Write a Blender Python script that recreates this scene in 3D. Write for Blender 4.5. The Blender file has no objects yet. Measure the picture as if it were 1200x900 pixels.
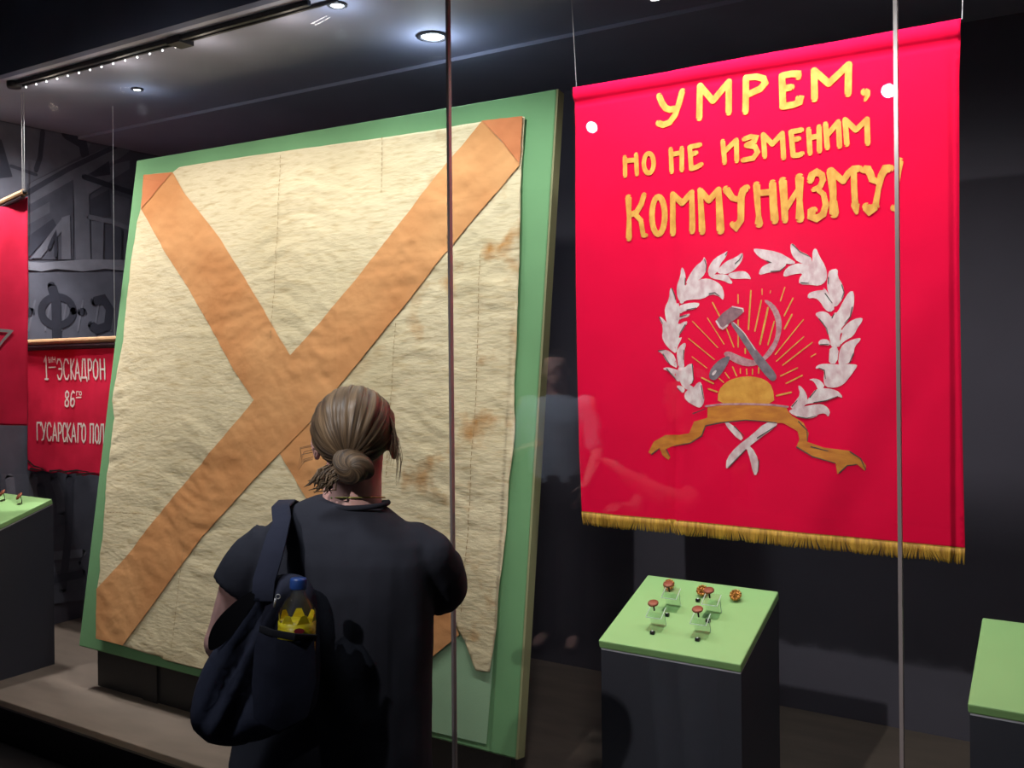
import bpy, bmesh, math, random
from mathutils import Vector, Matrix, noise
from mathutils.geometry import delaunay_2d_cdt
random.seed(7)
scn = bpy.context.scene
COL = scn.collection

# ------------------------------------------------------------------ camera
# world frame: X runs along the glass front, Y into the case, Z up; metres
F, PYC, TH, EYE = 1100.0, 411.0, 0.009, 1.75
YAW = math.atan2(1100, 1780)
FW = Vector((-math.sin(YAW), math.cos(YAW), 0)); RT = Vector((math.cos(YAW), math.sin(YAW), 0)); UP = Vector((0, 0, 1))
CX = RT*math.cos(TH) - UP*math.sin(TH); CY = RT*math.sin(TH) + UP*math.cos(TH)
CAM = Vector((0, 0, EYE))
cd = bpy.data.cameras.new('camera'); cam = bpy.data.objects.new('camera', cd); COL.objects.link(cam)
cd.sensor_width = 36; cd.lens = F/1200*36; cd.shift_y = -(450-PYC)/1200; cd.clip_start = .05
cam.matrix_world = Matrix(((CX.x, CY.x, -FW.x, CAM.x), (CX.y, CY.y, -FW.y, CAM.y), (CX.z, CY.z, -FW.z, CAM.z), (0, 0, 0, 1)))
scn.camera = cam
def hit(px, py, p0, n):
    d = CX*((px-600)/F) - CY*((py-PYC)/F) + FW
    p0 = Vector(p0); n = Vector(n)
    return CAM + d*((p0-CAM).dot(n)/d.dot(n))

# ------------------------------------------------------------------ world, exposure, lights
w = bpy.data.worlds.new('dark_hall'); scn.world = w; w.use_nodes = True
w.node_tree.nodes['Background'].inputs[0].default_value = (.5, .55, .75, 1)
w.node_tree.nodes['Background'].inputs[1].default_value = .004
scn.view_settings.view_transform = 'Standard'; scn.view_settings.look = 'None'
scn.view_settings.exposure = 0; scn.view_settings.gamma = 1; scn.view_settings.use_curve_mapping = False
GLASS_Y, CEIL, CASE_FLOOR, BACK, END, RIGHT = 2.44, 3.08, .15, 4.2, -5.25, 1.6
def spot(name, loc, target, power, color=(1, .93, .85), size=70, blend=.9, radius=.05):
    l = bpy.data.lights.new(name, 'SPOT'); l.energy = power; l.color = color; l.spot_size = math.radians(size)
    l.spot_blend = blend; l.shadow_soft_size = radius
    o = bpy.data.objects.new(name, l); COL.objects.link(o); o.location = loc
    o.rotation_euler = (Vector(target)-Vector(loc)).to_track_quat('-Z', 'Y').to_euler()
    return o
# track spots just inside the glass, along the front of the case ceiling
SPOTS = [
 ((-4.90, 2.49, 3.02), (-4.95, 3.10, 1.5), 105, 130, (1, .95, .92)),
 ((-4.40, 2.60, 3.02), (-4.35, 3.10, 1.4), 36, 130, (1, .95, .90)),
 ((-3.75, 2.58, 3.02), (-3.65, 3.05, 1.3), 27, 130, (1, .95, .90)),
 ((-3.15, 2.58, 3.02), (-3.10, 3.05, 1.2), 30, 130, (1, .96, .91)),
 ((-2.55, 2.58, 3.02), (-2.50, 3.05, 1.2), 33, 130, (1, .98, .94)),
 ((-1.95, 2.58, 3.02), (-2.00, 3.05, 1.2), 36, 130, (.94, 1, .97)),
 ((-1.35, 2.53, 3.02), (-1.20, 3.00, 1.3), 36, 130, (1, .95, .93)),
 ((-.85, 2.53, 3.02), (-.85, 3.00, 1.3), 36, 130, (1, .95, .93)),
 ((-.35, 2.53, 3.02), (-.50, 3.00, 1.3), 36, 130, (1, .95, .93)),
 ((.30, 2.53, 3.02), (.0, 3.00, 1.0), 20, 120, (1, .96, .92)),
]
for l, t, p, sz, c in SPOTS: spot('case_spot_light', l, t, p, c, sz, 1.0, .03)
spot('squadron_banner_fill', (-4.95, 2.84, 3.02), (-4.85, 3.12, 1.5), 170, (1, .95, .92), 75)  # extra spot without a fitting, added to brighten the squadron banner
spot('podium_light', (-1.05, 2.56, 3.0), (-1.02, 2.68, .9), 22, (1, .98, .85), 26)
# hall spots outside the case: two face the exhibits, one the visitor; added: one brightens the reflected visitor, two wash the rear wall for fill
HALL = [((-2.977, -.984, 3.3), (-3.3, 2.8, 1.7), 170, (1, .95, .9), 44), ((-1.042, -1.157, 3.3), (-.72, 2.8, 1.45), 320, (1, .95, .92), 42),
        ((-1.75, .75, 3.4), (-1.42, 1.40, 1.25), 100, (.92, .96, 1), 40), ((-3.1, 1.55, 3.3), (-2.7, .1, 1.2), 480, (.9, .95, 1), 40),
        ((-3.0, -3.4, 3.4), (-3.0, -5, 1.6), 260, (.85, .9, 1), 100), ((1.5, -3.4, 3.4), (1.5, -5, 1.6), 260, (.85, .9, 1), 100)]
for i, (l, t, p, c, sz) in enumerate(HALL): spot('hall_spot_light', l, t, p, c, sz, radius=.22 if i in (2, 3) else .03)

# ------------------------------------------------------------------ materials
MATS = {}
def srgb(c):
    return tuple(((v/255)/12.92 if v/255 <= .04045 else ((v/255+.055)/1.055)**2.4) for v in c)
def mat(name, rgb, rough=.6, metal=0, var=0, vscale=8, stretch=(1, 1, 1), bump=0, bscale=60, bstretch=None, rgb2=None, spec=.5, coord='Object', sheen=0, emit=None, estr=0, lin=False):
    if name in MATS: return MATS[name]
    m = bpy.data.materials.new(name); m.use_nodes = True; nt = m.node_tree; N = nt.nodes; L = nt.links
    b = N['Principled BSDF']
    c = rgb if lin else srgb(rgb)
    b.inputs['Base Color'].default_value = (*c, 1); b.inputs['Roughness'].default_value = rough
    b.inputs['Metallic'].default_value = metal; b.inputs['Specular IOR Level'].default_value = spec
    if sheen: b.inputs['Sheen Weight'].default_value = sheen
    if emit:
        b.inputs['Emission Color'].default_value = (*emit, 1); b.inputs['Emission Strength'].default_value = estr
    def tex(scale, st, detail=6):
        tc = N.new('ShaderNodeTexCoord'); mp = N.new('ShaderNodeMapping'); mp.inputs['Scale'].default_value = st
        n = N.new('ShaderNodeTexNoise'); n.inputs['Scale'].default_value = scale; n.inputs['Detail'].default_value = detail
        L.new(tc.outputs[coord], mp.inputs[0]); L.new(mp.outputs[0], n.inputs['Vector'])
        return n
    if var:
        n = tex(vscale, stretch); r = N.new('ShaderNodeValToRGB')
        c2 = srgb(rgb2) if rgb2 else tuple(v*(1-var) for v in c)
        r.color_ramp.elements[0].position = .35; r.color_ramp.elements[1].position = .65
        r.color_ramp.elements[0].color = (*c2, 1); r.color_ramp.elements[1].color = (*c, 1)
        L.new(n.outputs['Fac'], r.inputs[0]); L.new(r.outputs[0], b.inputs['Base Color'])
    if bump:
        n = tex(bscale, bstretch or stretch); bp = N.new('ShaderNodeBump'); bp.inputs['Strength'].default_value = bump
        bp.inputs['Distance'].default_value = .01
        L.new(n.outputs['Fac'], bp.inputs['Height']); L.new(bp.outputs[0], b.inputs['Normal'])
    MATS[name] = m
    return m
def pane_mat(name, tint=(1, 1, 1), refl_rough=.0, ior=1.5):
    m = bpy.data.materials.new(name); m.use_nodes = True; nt = m.node_tree; N = nt.nodes; L = nt.links
    N.remove(N['Principled BSDF']); out = N['Material Output']
    t = N.new('ShaderNodeBsdfTransparent'); t.inputs[0].default_value = (*tint, 1)
    g = N.new('ShaderNodeBsdfGlossy'); g.inputs['Roughness'].default_value = refl_rough
    fr = N.new('ShaderNodeFresnel')
    ge = N.new('ShaderNodeNewGeometry'); ir = N.new('ShaderNodeMapRange')          # same index seen from either face of the pane
    ir.inputs[3].default_value = ior; ir.inputs[4].default_value = 1/ior
    L.new(ge.outputs['Backfacing'], ir.inputs[0]); L.new(ir.outputs[0], fr.inputs[0])
    mx = N.new('ShaderNodeMixShader'); L.new(fr.outputs[0], mx.inputs[0]); L.new(t.outputs[0], mx.inputs[1]); L.new(g.outputs[0], mx.inputs[2])
    L.new(mx.outputs[0], out.inputs[0]); return m

M_CEIL = mat('case_ceiling_paint', (158, 162, 188), .7, var=.15, vscale=2)
M_BACK = mat('case_wall_paint', (88, 84, 98), .75, var=.2, vscale=1.5)
M_FLOORC = mat('case_floor_grey', (122, 108, 98), .55, var=.2, vscale=4, stretch=(1, 3, 1))
M_BLACK = mat('plinth_black', (20, 20, 25), .5)
M_FASCIA = mat('fascia_navy', (84, 92, 124), .8, var=.2, vscale=3)
M_HALL = mat('hall_dark', (70, 68, 76), .8)
M_HFLOOR = mat('hall_floor_dark', (52, 48, 50), .45, var=.2, vscale=2)
M_GLASS = pane_mat('case_glass', (.97, .985, .975))
M_SEAM = mat('glass_edge', (150, 140, 140), .25, spec=.6)
M_GREEN = mat('green_board_fabric', (112, 160, 112), .85, var=.06, vscale=5, bump=.08, bscale=300)
M_GREEN_T = mat('podium_green', (142, 184, 118), .6, var=.05, vscale=8)
M_PODIUM = mat('podium_charcoal', (50, 50, 62), .7, var=.08, vscale=4)
M_STEEL = mat('wire_steel', (190, 190, 195), .35, metal=.6)
M_DARKMETAL = mat('dark_metal', (40, 40, 45), .5, metal=.5)
M_WOODROD = mat('pale_wood', (190, 150, 110), .6, var=.2, vscale=10, stretch=(1, 6, 6))
M_RED = mat('red_cotton', (0, 0, 0), .85, lin=True)
b = M_RED.node_tree.nodes['Principled BSDF']; b.inputs['Base Color'].default_value = (.92, .0, .055, 1); b.inputs['Specular IOR Level'].default_value = .15
M_GOLDPAINT = mat('gold_paint', (240, 182, 82), .6, var=.3, vscale=45, rgb2=(214, 146, 56), stretch=(1, 1, .6))
M_GOLDOCHRE = mat('ochre_paint', (222, 142, 48), .6, var=.3, vscale=18, rgb2=(196, 112, 34), stretch=(1, 1, 3))
M_SUN = mat('sun_paint', (236, 172, 70), .6, var=.3, vscale=30, rgb2=(216, 146, 48))
M_SILVER = mat('silver_paint', (244, 230, 232), .5, var=.3, vscale=45, rgb2=(214, 176, 184), stretch=(1, 1, .6))
M_MAUVE = mat('mauve_paint', (160, 118, 128), .5, var=.3, vscale=50, rgb2=(128, 92, 104))
M_GREYP = mat('grey_paint', (140, 126, 138), .5, var=.3, vscale=50, rgb2=(112, 100, 112))
M_PINKP = mat('pink_grey_paint', (208, 160, 168), .5, var=.3, vscale=60, rgb2=(176, 112, 124))
M_LINE = mat('dark_paint_line', (70, 66, 66), .6)
M_WHITEP = mat('white_paint', (245, 235, 230), .6)
M_FRINGE = mat('gold_fringe', (206, 160, 62), .5, var=.4, vscale=120, stretch=(1, 1, .1), rgb2=(150, 108, 36))

# ------------------------------------------------------------------ helpers
def tag(o, label=None, cat=None, group=None, kind=None):
    if label: o['label'] = label
    if cat: o['category'] = cat
    if group: o['group'] = group
    if kind: o['kind'] = kind
    return o
def empty(name, loc=(0, 0, 0), **k):
    o = bpy.data.objects.new(name, None); COL.objects.link(o); o.location = loc; o.empty_display_size = .1
    return tag(o, **k)
def make(name, verts, faces, m, parent=None, smooth=False, uv=None):
    """verts are in world space; a parent's location is subtracted (parents are unrotated)"""
    me = bpy.data.meshes.new(name)
    off = Vector((0, 0, 0))
    p = parent
    while p is not None: off += p.location; p = p.parent
    me.from_pydata([tuple(Vector(v)-off) for v in verts], [], [tuple(f) for f in faces]); me.validate(); me.update()
    me.materials.append(m)
    if smooth: me.polygons.foreach_set('use_smooth', [True]*len(me.polygons))
    if uv:
        l = me.uv_layers.new(name='strand')
        for lp in me.loops: l.data[lp.index].uv = uv[lp.vertex_index]
    o = bpy.data.objects.new(name, me); COL.objects.link(o)
    if parent: o.parent = parent
    return o
class G:                                                   # a geometry buffer
    def __init__(s): s.v = []; s.f = []
    def add(s, v, f):
        n = len(s.v); s.v += [Vector(p) for p in v]; s.f += [tuple(i+n for i in q) for q in f]; return s
    def box(s, a, b):
        x0, y0, z0 = a; x1, y1, z1 = b
        return s.add([(x0,y0,z0),(x1,y0,z0),(x1,y1,z0),(x0,y1,z0),(x0,y0,z1),(x1,y0,z1),(x1,y1,z1),(x0,y1,z1)],
                     [(0,3,2,1),(4,5,6,7),(0,1,5,4),(1,2,6,5),(2,3,7,6),(3,0,4,7)])
    def prism(s, quad, off):
        q = [Vector(p) for p in quad]; n = len(q); off = Vector(off)
        return s.add(q+[p+off for p in q], [tuple(range(n))[::-1], tuple(range(n, 2*n))]+[(i, (i+1) % n, (i+1) % n+n, i+n) for i in range(n)])
    def tube(s, pts, rad, seg=10, cap=True, flat=None, ref=None):
        """rad: number or list; flat: (list of) ratio of second radius; ref: vector for the first radius direction"""
        pts = [Vector(p) for p in pts]; n = len(pts); V = []; Fc = []
        rad = rad if isinstance(rad, (list, tuple)) else [rad]*n
        flat = flat if isinstance(flat, (list, tuple)) else [flat or 1]*n
        prev = None
        for i, p in enumerate(pts):
            t = (pts[min(i+1, n-1)]-pts[max(i-1, 0)]).normalized()
            if prev is None:
                rr = Vector(ref) if ref is not None else (Vector((1, 0, 0)) if abs(t.x) < .8 else Vector((0, 1, 0)))
            else: rr = prev
            a = (rr - t*rr.dot(t)).normalized(); prev = a; bb = t.cross(a)
            for k in range(seg):
                an = 2*math.pi*k/seg
                V.append(p + a*math.cos(an)*rad[i] + bb*math.sin(an)*rad[i]*flat[i])
        for i in range(n-1):
            for k in range(seg):
                Fc.append((i*seg+k, i*seg+(k+1) % seg, (i+1)*seg+(k+1) % seg, (i+1)*seg+k))
        if cap: Fc += [tuple(range(seg))[::-1], tuple(range((n-1)*seg, n*seg))]
        return s.add(V, Fc)
    def ball(s, c, r, seg=16, rings=10, rot=None):
        r = r if isinstance(r, (list, tuple)) else (r, r, r); c = Vector(c); V = []; Fc = []
        V.append(Vector((0, 0, r[2])))
        for i in range(1, rings):
            ph = math.pi*i/rings
            for k in range(seg):
                an = 2*math.pi*k/seg; V.append(Vector((r[0]*math.sin(ph)*math.cos(an), r[1]*math.sin(ph)*math.sin(an), r[2]*math.cos(ph))))
        V.append(Vector((0, 0, -r[2])))
        for k in range(seg): Fc.append((0, 1+k, 1+(k+1) % seg))
        for i in range(rings-2):
            for k in range(seg): Fc.append((1+i*seg+k, 1+(i+1)*seg+k, 1+(i+1)*seg+(k+1) % seg, 1+i*seg+(k+1) % seg))
        e = len(V)-1
        for k in range(seg): Fc.append((e, 1+(rings-2)*seg+(k+1) % seg, 1+(rings-2)*seg+k))
        if rot: V = [rot @ v for v in V]
        return s.add([c+v for v in V], Fc)
    def lathe(s, c, prof, seg=20, axis=None):
        c = Vector(c); V = []; Fc = []
        q = (Vector(axis).normalized().to_track_quat('Z', 'Y')) if axis is not None else None
        for r, z in prof:
            for k in range(seg):
                an = 2*math.pi*k/seg; p = Vector((r*math.cos(an), r*math.sin(an), z)); V.append(c+(q @ p if q else p))
        n = len(prof)
        for i in range(n-1):
            for k in range(seg): Fc.append((i*seg+k, i*seg+(k+1) % seg, (i+1)*seg+(k+1) % seg, (i+1)*seg+k))
        Fc += [tuple(range(seg))[::-1], tuple(range((n-1)*seg, n*seg))]
        return s.add(V, Fc)
    def out(s, name, m, parent=None, smooth=False): return make(name, s.v, s.f, m, parent, smooth)
def bevel(o, wd=.004, seg=2):
    b = o.modifiers.new('edge_bevel', 'BEVEL'); b.width = wd; b.segments = seg; b.limit_method = 'ANGLE'; return o
def C(ox, oy, sc, pts): return [(ox+x/sc, oy+y/sc) for x, y in pts]     # crop coordinates -> photo frame
def smooth_closed(p, it=1):
    for _ in range(it):
        q = []
        for i in range(len(p)):
            a = Vector(p[i]); b = Vector(p[(i+1) % len(p)]); q += [tuple(a*.75+b*.25), tuple(a*.25+b*.75)]
        p = q
    return p
def resample(p, step, closed=False):
    p = [Vector(q) for q in p]; q = []
    n = len(p) if closed else len(p)-1
    for i in range(n):
        a = p[i]; b = p[(i+1) % len(p)]; k = max(1, int((b-a).length/step))
        q += [a.lerp(b, j/k) for j in range(k)]
    if not closed: q.append(p[-1])
    return q
def fill(poly, step):
    """dense triangulation of a 2-D polygon"""
    poly = [Vector((p[0], p[1])) for p in resample([Vector((q[0], q[1])) for q in poly], step, True)]
    xs = [p.x for p in poly]; ys = [p.y for p in poly]; pts = list(poly); n = len(poly)
    segs = [(poly[i], poly[(i+1) % n]) for i in range(n)]
    y = min(ys)+step*.5; row = 0
    while y < max(ys):
        cr = sorted(a.x+(y-a.y)/(b.y-a.y)*(b.x-a.x) for a, b in segs if (a.y > y) != (b.y > y))
        for j in range(0, len(cr)-1, 2):
            x = cr[j]+step*.35+(step*.25 if row % 2 else 0)
            while x < cr[j+1]-step*.3: pts.append(Vector((x, y))); x += step
        y += step*.87; row += 1
    r = delaunay_2d_cdt(pts, [(i, (i+1) % n) for i in range(n)], [list(range(n))], 1, 1e-6)
    return [(v.x, v.y) for v in r[0]], [tuple(f) for f in r[2]]
class Surface:
    """a plane through o with in-plane axes a, b and normal n (towards the viewer); disp(a,b) moves it along n"""
    def __init__(s, o, a, b, disp=None):
        s.o = Vector(o); s.a = Vector(a).normalized(); s.b = Vector(b).normalized(); s.n = s.a.cross(s.b).normalized(); s.disp = disp or (lambda u, v: 0)
    def loc(s, px): p = hit(px[0], px[1], s.o, s.n)-s.o; return (p.dot(s.a), p.dot(s.b))
    def locs(s, pts): return [s.loc(p) for p in pts]
    def at(s, u, v, h=0): return s.o+s.a*u+s.b*v+s.n*(s.disp(u, v)+h*getattr(s, 'hk', 1))
    def patch(s, name, poly, m, parent, step=.012, h=.0015, thick=0, extra=None, smooth=True):
        v, f = fill(poly, step)
        ex = extra or (lambda u, w: 0)
        V = [s.at(u, w, h+ex(u, w)) for u, w in v]
        if thick:
            n = len(V); V += [p-s.n*thick for p in V]
            cnt = {}
            for t in f:
                for i in range(len(t)): cnt[(t[i], t[(i+1) % len(t)])] = 1
            rim = [(a, bq) for (a, bq) in cnt if (bq, a) not in cnt]
            f = list(f)+[tuple(i+n for i in t[::-1]) for t in f]+[(bq, a, a+n, bq+n) for a, bq in rim]
        return make(name, V, f, m, parent, smooth)
    def stroke(s, g, pts, wd, h=.0018, step=.01):
        """brush stroke through local points; wd = width or (start, end)"""
        pts = [Vector(p) for p in pts]; closed = len(pts) > 3 and (pts[0]-pts[-1]).length < 1e-6
        pts = resample(pts, step); n = len(pts); s.k = (getattr(s, 'k', 0)+1) % 8; h += s.k*.00012
        w0, w1 = wd if isinstance(wd, (tuple, list)) else (wd, wd); V = []; Fc = []
        for i, p in enumerate(pts):                        # one ribbon, mitred at the corners, so nothing overlaps itself
            r = (w0+(w1-w0)*i/max(1, n-1))/2
            if closed: d0 = (p-pts[i-1 if i else n-2]).normalized(); d1 = (pts[i+1 if i < n-1 else 1]-p).normalized()
            else: d0 = (p-pts[max(i-1, 0)]).normalized() if i else (pts[1]-p).normalized(); d1 = (pts[i+1]-p).normalized() if i < n-1 else d0
            d = (d0+d1); d = d.normalized() if d.length > .2 else d1
            r *= 1/max(.62, d.dot(d1)); e = Vector((-d.y, d.x))*r; V += [p+e, p-e]
        for i in range(n-1): Fc.append((2*i, 2*i+1, 2*i+3, 2*i+2))
        if not closed:
            for p, q, r, i0, i1 in ((pts[0], pts[1], w0/2, 0, 1), (pts[-1], pts[-2], w1/2, 2*n-1, 2*n-2)):
                d = (p-q).normalized(); a0 = math.atan2(d.y, d.x); k0 = len(V)
                V += [p+Vector((math.cos(a0+t), math.sin(a0+t)))*r for t in (-1.05, -.52, 0, .52, 1.05)]
                Fc.append((i0, *range(k0, k0+5), i1)[::-1] if False else (i1, i0, *range(k0+4, k0-1, -1))[::-1])
        g.add([s.at(v.x, v.y, h) for v in V], Fc)
def fbm(x, y, z=0, oct=3): return noise.fractal(Vector((x, y, z)), 1.0, 2.0, oct)

# ------------------------------------------------------------------ structure: hall and case shell
def slab(name, a, b, m, **k): o = G().box(a, b).out(name, m); return tag(o, kind='structure', **k)
slab('floor', (-9, -5, -.1), (5, 2.395, 0), M_HFLOOR)
slab('ceiling', (-9, -5, 3.7), (5, 2.52, 3.8), M_HALL)
slab('wall_back', (-9, -5.15, 0), (5, -5, 3.7), M_HALL)
slab('wall_left', (-9.15, -5, 0), (-9, 2.6, 3.7), M_HALL)
slab('wall_right', (5, -5, 0), (5.15, 2.6, 3.7), M_HALL)
slab('wall_plinth', (-9, 2.395, 0), (5, 2.41, CASE_FLOOR), M_BLACK)
slab('floor_case', (END, 2.41, .05), (RIGHT, BACK, CASE_FLOOR), M_FLOORC)
slab('wall_case_rear', (END, BACK, .05), (RIGHT, BACK+.1, CEIL+.1), M_BACK)
slab('wall_case_right', (RIGHT, 2.47, .05), (RIGHT+.1, BACK, CEIL+.1), M_BACK)
slab('wall_case_left', (END-.1, 2.47, .05), (END, BACK+.1, CEIL+.1), M_BACK)
slab('wall_fascia', (-9, 2.52, CEIL), (5, 2.56, 3.8), M_FASCIA)
slab('ceiling_case', (END, 2.56, CEIL), (RIGHT, BACK, CEIL+.1), M_CEIL)
slab('ceiling_case_soffit', (END, 3.48, CEIL-.018), (RIGHT, BACK, CEIL-.001), M_CEIL)
# glass front: tall panes with thin butt joints
JX = [-5.3, -1.740, -.402, .936, 2.274]
for i in range(len(JX)-1):
    slab('window_%d' % (i+1), (JX[i]+.003, GLASS_Y, CASE_FLOOR-.0), (JX[i+1]-.003, GLASS_Y+.012, 3.5), M_GLASS)
for i, x in enumerate(JX[1:-1]):
    slab('trim_%d' % (i+1), (x-.0045, GLASS_Y-.002, CASE_FLOOR), (x+.0045, GLASS_Y+.014, 3.5), M_SEAM)

# ------------------------------------------------------------------ photo mural on the end wall
mural = empty('photo_mural', (END, 3.3, CASE_FLOOR), label='dark grey photo mural of a snowy timber building covering the end wall', cat='mural')
SM = Surface((END+.004, 2.5, CASE_FLOOR), (0, 1, 0), (0, 0, 1))
def mgrey(v): return mat('mural_print_%d' % v, (v+16, v+18, v+34), .8, var=.25, vscale=7)
G().box((END+.0005, 2.5, CASE_FLOOR+.22), (END+.004, BACK-.01, CEIL-.03)).out('printed_panel', mgrey(78), mural)
mc = lambda pts: C(0, 130, 3.103, pts)
lay = [.0]
def mshape(pts, v, px=False):
    lay[0] += .00025
    poly = SM.locs(pts if px else mc(pts))
    SM.patch('printed_shape', poly, mgrey(v), mural, step=.4, h=.001+lay[0], smooth=False)
def mline(pts, v, wd):
    lay[0] += .00025
    g = G(); SM.stroke(g, SM.locs(mc(pts)), wd, h=.001+lay[0], step=.05); g.out('printed_line', mgrey(v), mural)
mshape([(-60, 25), (100, 60), (270, 90), (330, 120), (300, 160), (100, 265), (90, 330), (-60, 330)], 96)
mline([(155, 75), (145, 170), (130, 215)], 52, .03); mline([(240, 85), (300, 120), (310, 165)], 48, .06); mline([(40, 200), (130, 232)], 58, .02)
mshape([(-40, 90), (5, 105), (45, 240), (-40, 250)], 42)
mshape([(90, 320), (110, 262), (270, 185), (420, 118), (500, 120), (440, 170), (300, 240), (120, 345)], 104)
mline([(95, 300), (250, 210), (420, 128)], 58, .03)
mshape([(90, 350), (265, 250), (265, 540), (90, 540)], 72)
mshape([(90, 380), (180, 330), (180, 370), (90, 420)], 92)
mshape([(265, 235), (320, 240), (328, 540), (275, 540)], 102)
mshape([(310, 262), (420, 192), (470, 180), (470, 210), (315, 308)], 106)
mline([(305, 240), (400, 272), (500, 305)], 44, .035)
mshape([(325, 228), (395, 182), (400, 232), (345, 240)], 54)
mshape([(322, 325), (396, 285), (402, 382), (328, 388)], 58)
mshape([(400, 300), (470, 320), (470, 430), (404, 400)], 92)
mline([(320, 385), (400, 402), (480, 432)], 106, .03)
mshape([(330, 400), (375, 405), (372, 545), (332, 545)], 98)
mshape([(380, 410), (440, 430), (440, 545), (380, 545)], 60)
mshape([(92, 462), (190, 392), (205, 420), (100, 535), (92, 535)], 46)
mshape([(112, 535), (222, 392), (226, 432), (146, 535)], 104)
mshape([(222, 388), (252, 378), (256, 540), (222, 540)], 110)
mline([(175, 500), (200, 440), (200, 530)], 40, .02)
mshape([(60, 545), (150, 552), (300, 540), (460, 542), (460, 582), (380, 574), (300, 584), (200, 574), (150, 584), (60, 572)], 124)
mshape([(60, 588), (460, 586), (460, 835), (60, 835)], 80)
for dx in range(6): mline([(100+dx*60, 800), (125+dx*58, 690)], 98, .012)
ring = [(205+58*math.cos(t*.2618), 728+52*math.sin(t*.2618)) for t in range(25)]
mline(ring, 30, .045); mline([(185, 640), (200, 690), (203, 830)], 30, .06)
mline([(98, 732), (108, 730)], 30, .05); mline([(289, 730), (299, 730)], 30, .045)
mline([(340, 692), (372, 684), (396, 722), (388, 782), (350, 795), (330, 780)], 30, .055)
mshape([(0, 555), (150, 555), (120, 700), (0, 715)], 84, True)
for k, (x0, y0, x1, y1, v) in enumerate([(10, 560, 14, 640, 112), (38, 560, 34, 650, 118), (46, 570, 60, 680, 70), (62, 562, 70, 600, 104), (80, 560, 72, 690, 66), (15, 655, 95, 648, 120), (15, 668, 90, 662, 96), (0, 690, 95, 672, 56)]):
    lay[0] += .00025; g = G(); SM.stroke(g, SM.locs([(x0, y0), ((x0+x1)/2+3, (y0+y1)/2), (x1, y1)]), .05, h=.001+lay[0], step=.06); g.out('printed_line', mgrey(v), mural)

# ------------------------------------------------------------------ leaning green board with the cloth flag
TB = Vector((0, .42, 2.39)).normalized()
def board_wr(u, v): return 0
SB = Surface((-4.2, 2.738, .348), (1, 0, 0), TB)
board = empty('display_board', (-2.96, 2.76, CASE_FLOOR), label='large green fabric covered board leaning back behind the glass', cat='display board')
q = [SB.loc(p) for p in [(160, 188), (652, 104), (604, 890), (92, 757)]]
bq = [SB.at(*p) for p in q]
o = G().prism([bq[3], bq[2], bq[1], bq[0]], -SB.n*.05).out('panel', M_GREEN, board); bevel(o, .006, 2)
M_EDGE = mat('board_edge_olive', (150, 150, 110), .7)
g = G()
for a_, b_ in ((q[2], q[1]),):
    e = (Vector(b_)-Vector(a_)).normalized(); nn = Vector((e.y, -e.x))
    p1 = [SB.at(*(Vector(a_)+nn*.0), -.002), SB.at(*(Vector(a_)+nn*.006), -.006), SB.at(*(Vector(b_)+nn*.006), -.006), SB.at(*(Vector(b_)), -.002)]
    g.prism(p1, -SB.n*.046)
g.out('edge_strip', M_EDGE, board)
for x in (-3.7, -2.6):                                   # dark feet and rear props that carry the board
    o = G().box((x-.05, 2.79, CASE_FLOOR), (x+.05, 2.95, .352)).out('foot', M_BLACK, board)
    G().tube([(x, 3.06, 1.9), (x, 3.45, CASE_FLOOR+.012)], .02, 8).out('rear_prop', M_BLACK, board)
o = G().box((-4.1, 2.80, CASE_FLOOR), (-1.75, 2.83, .36)).out('kick_panel', M_BLACK, board)

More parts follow.
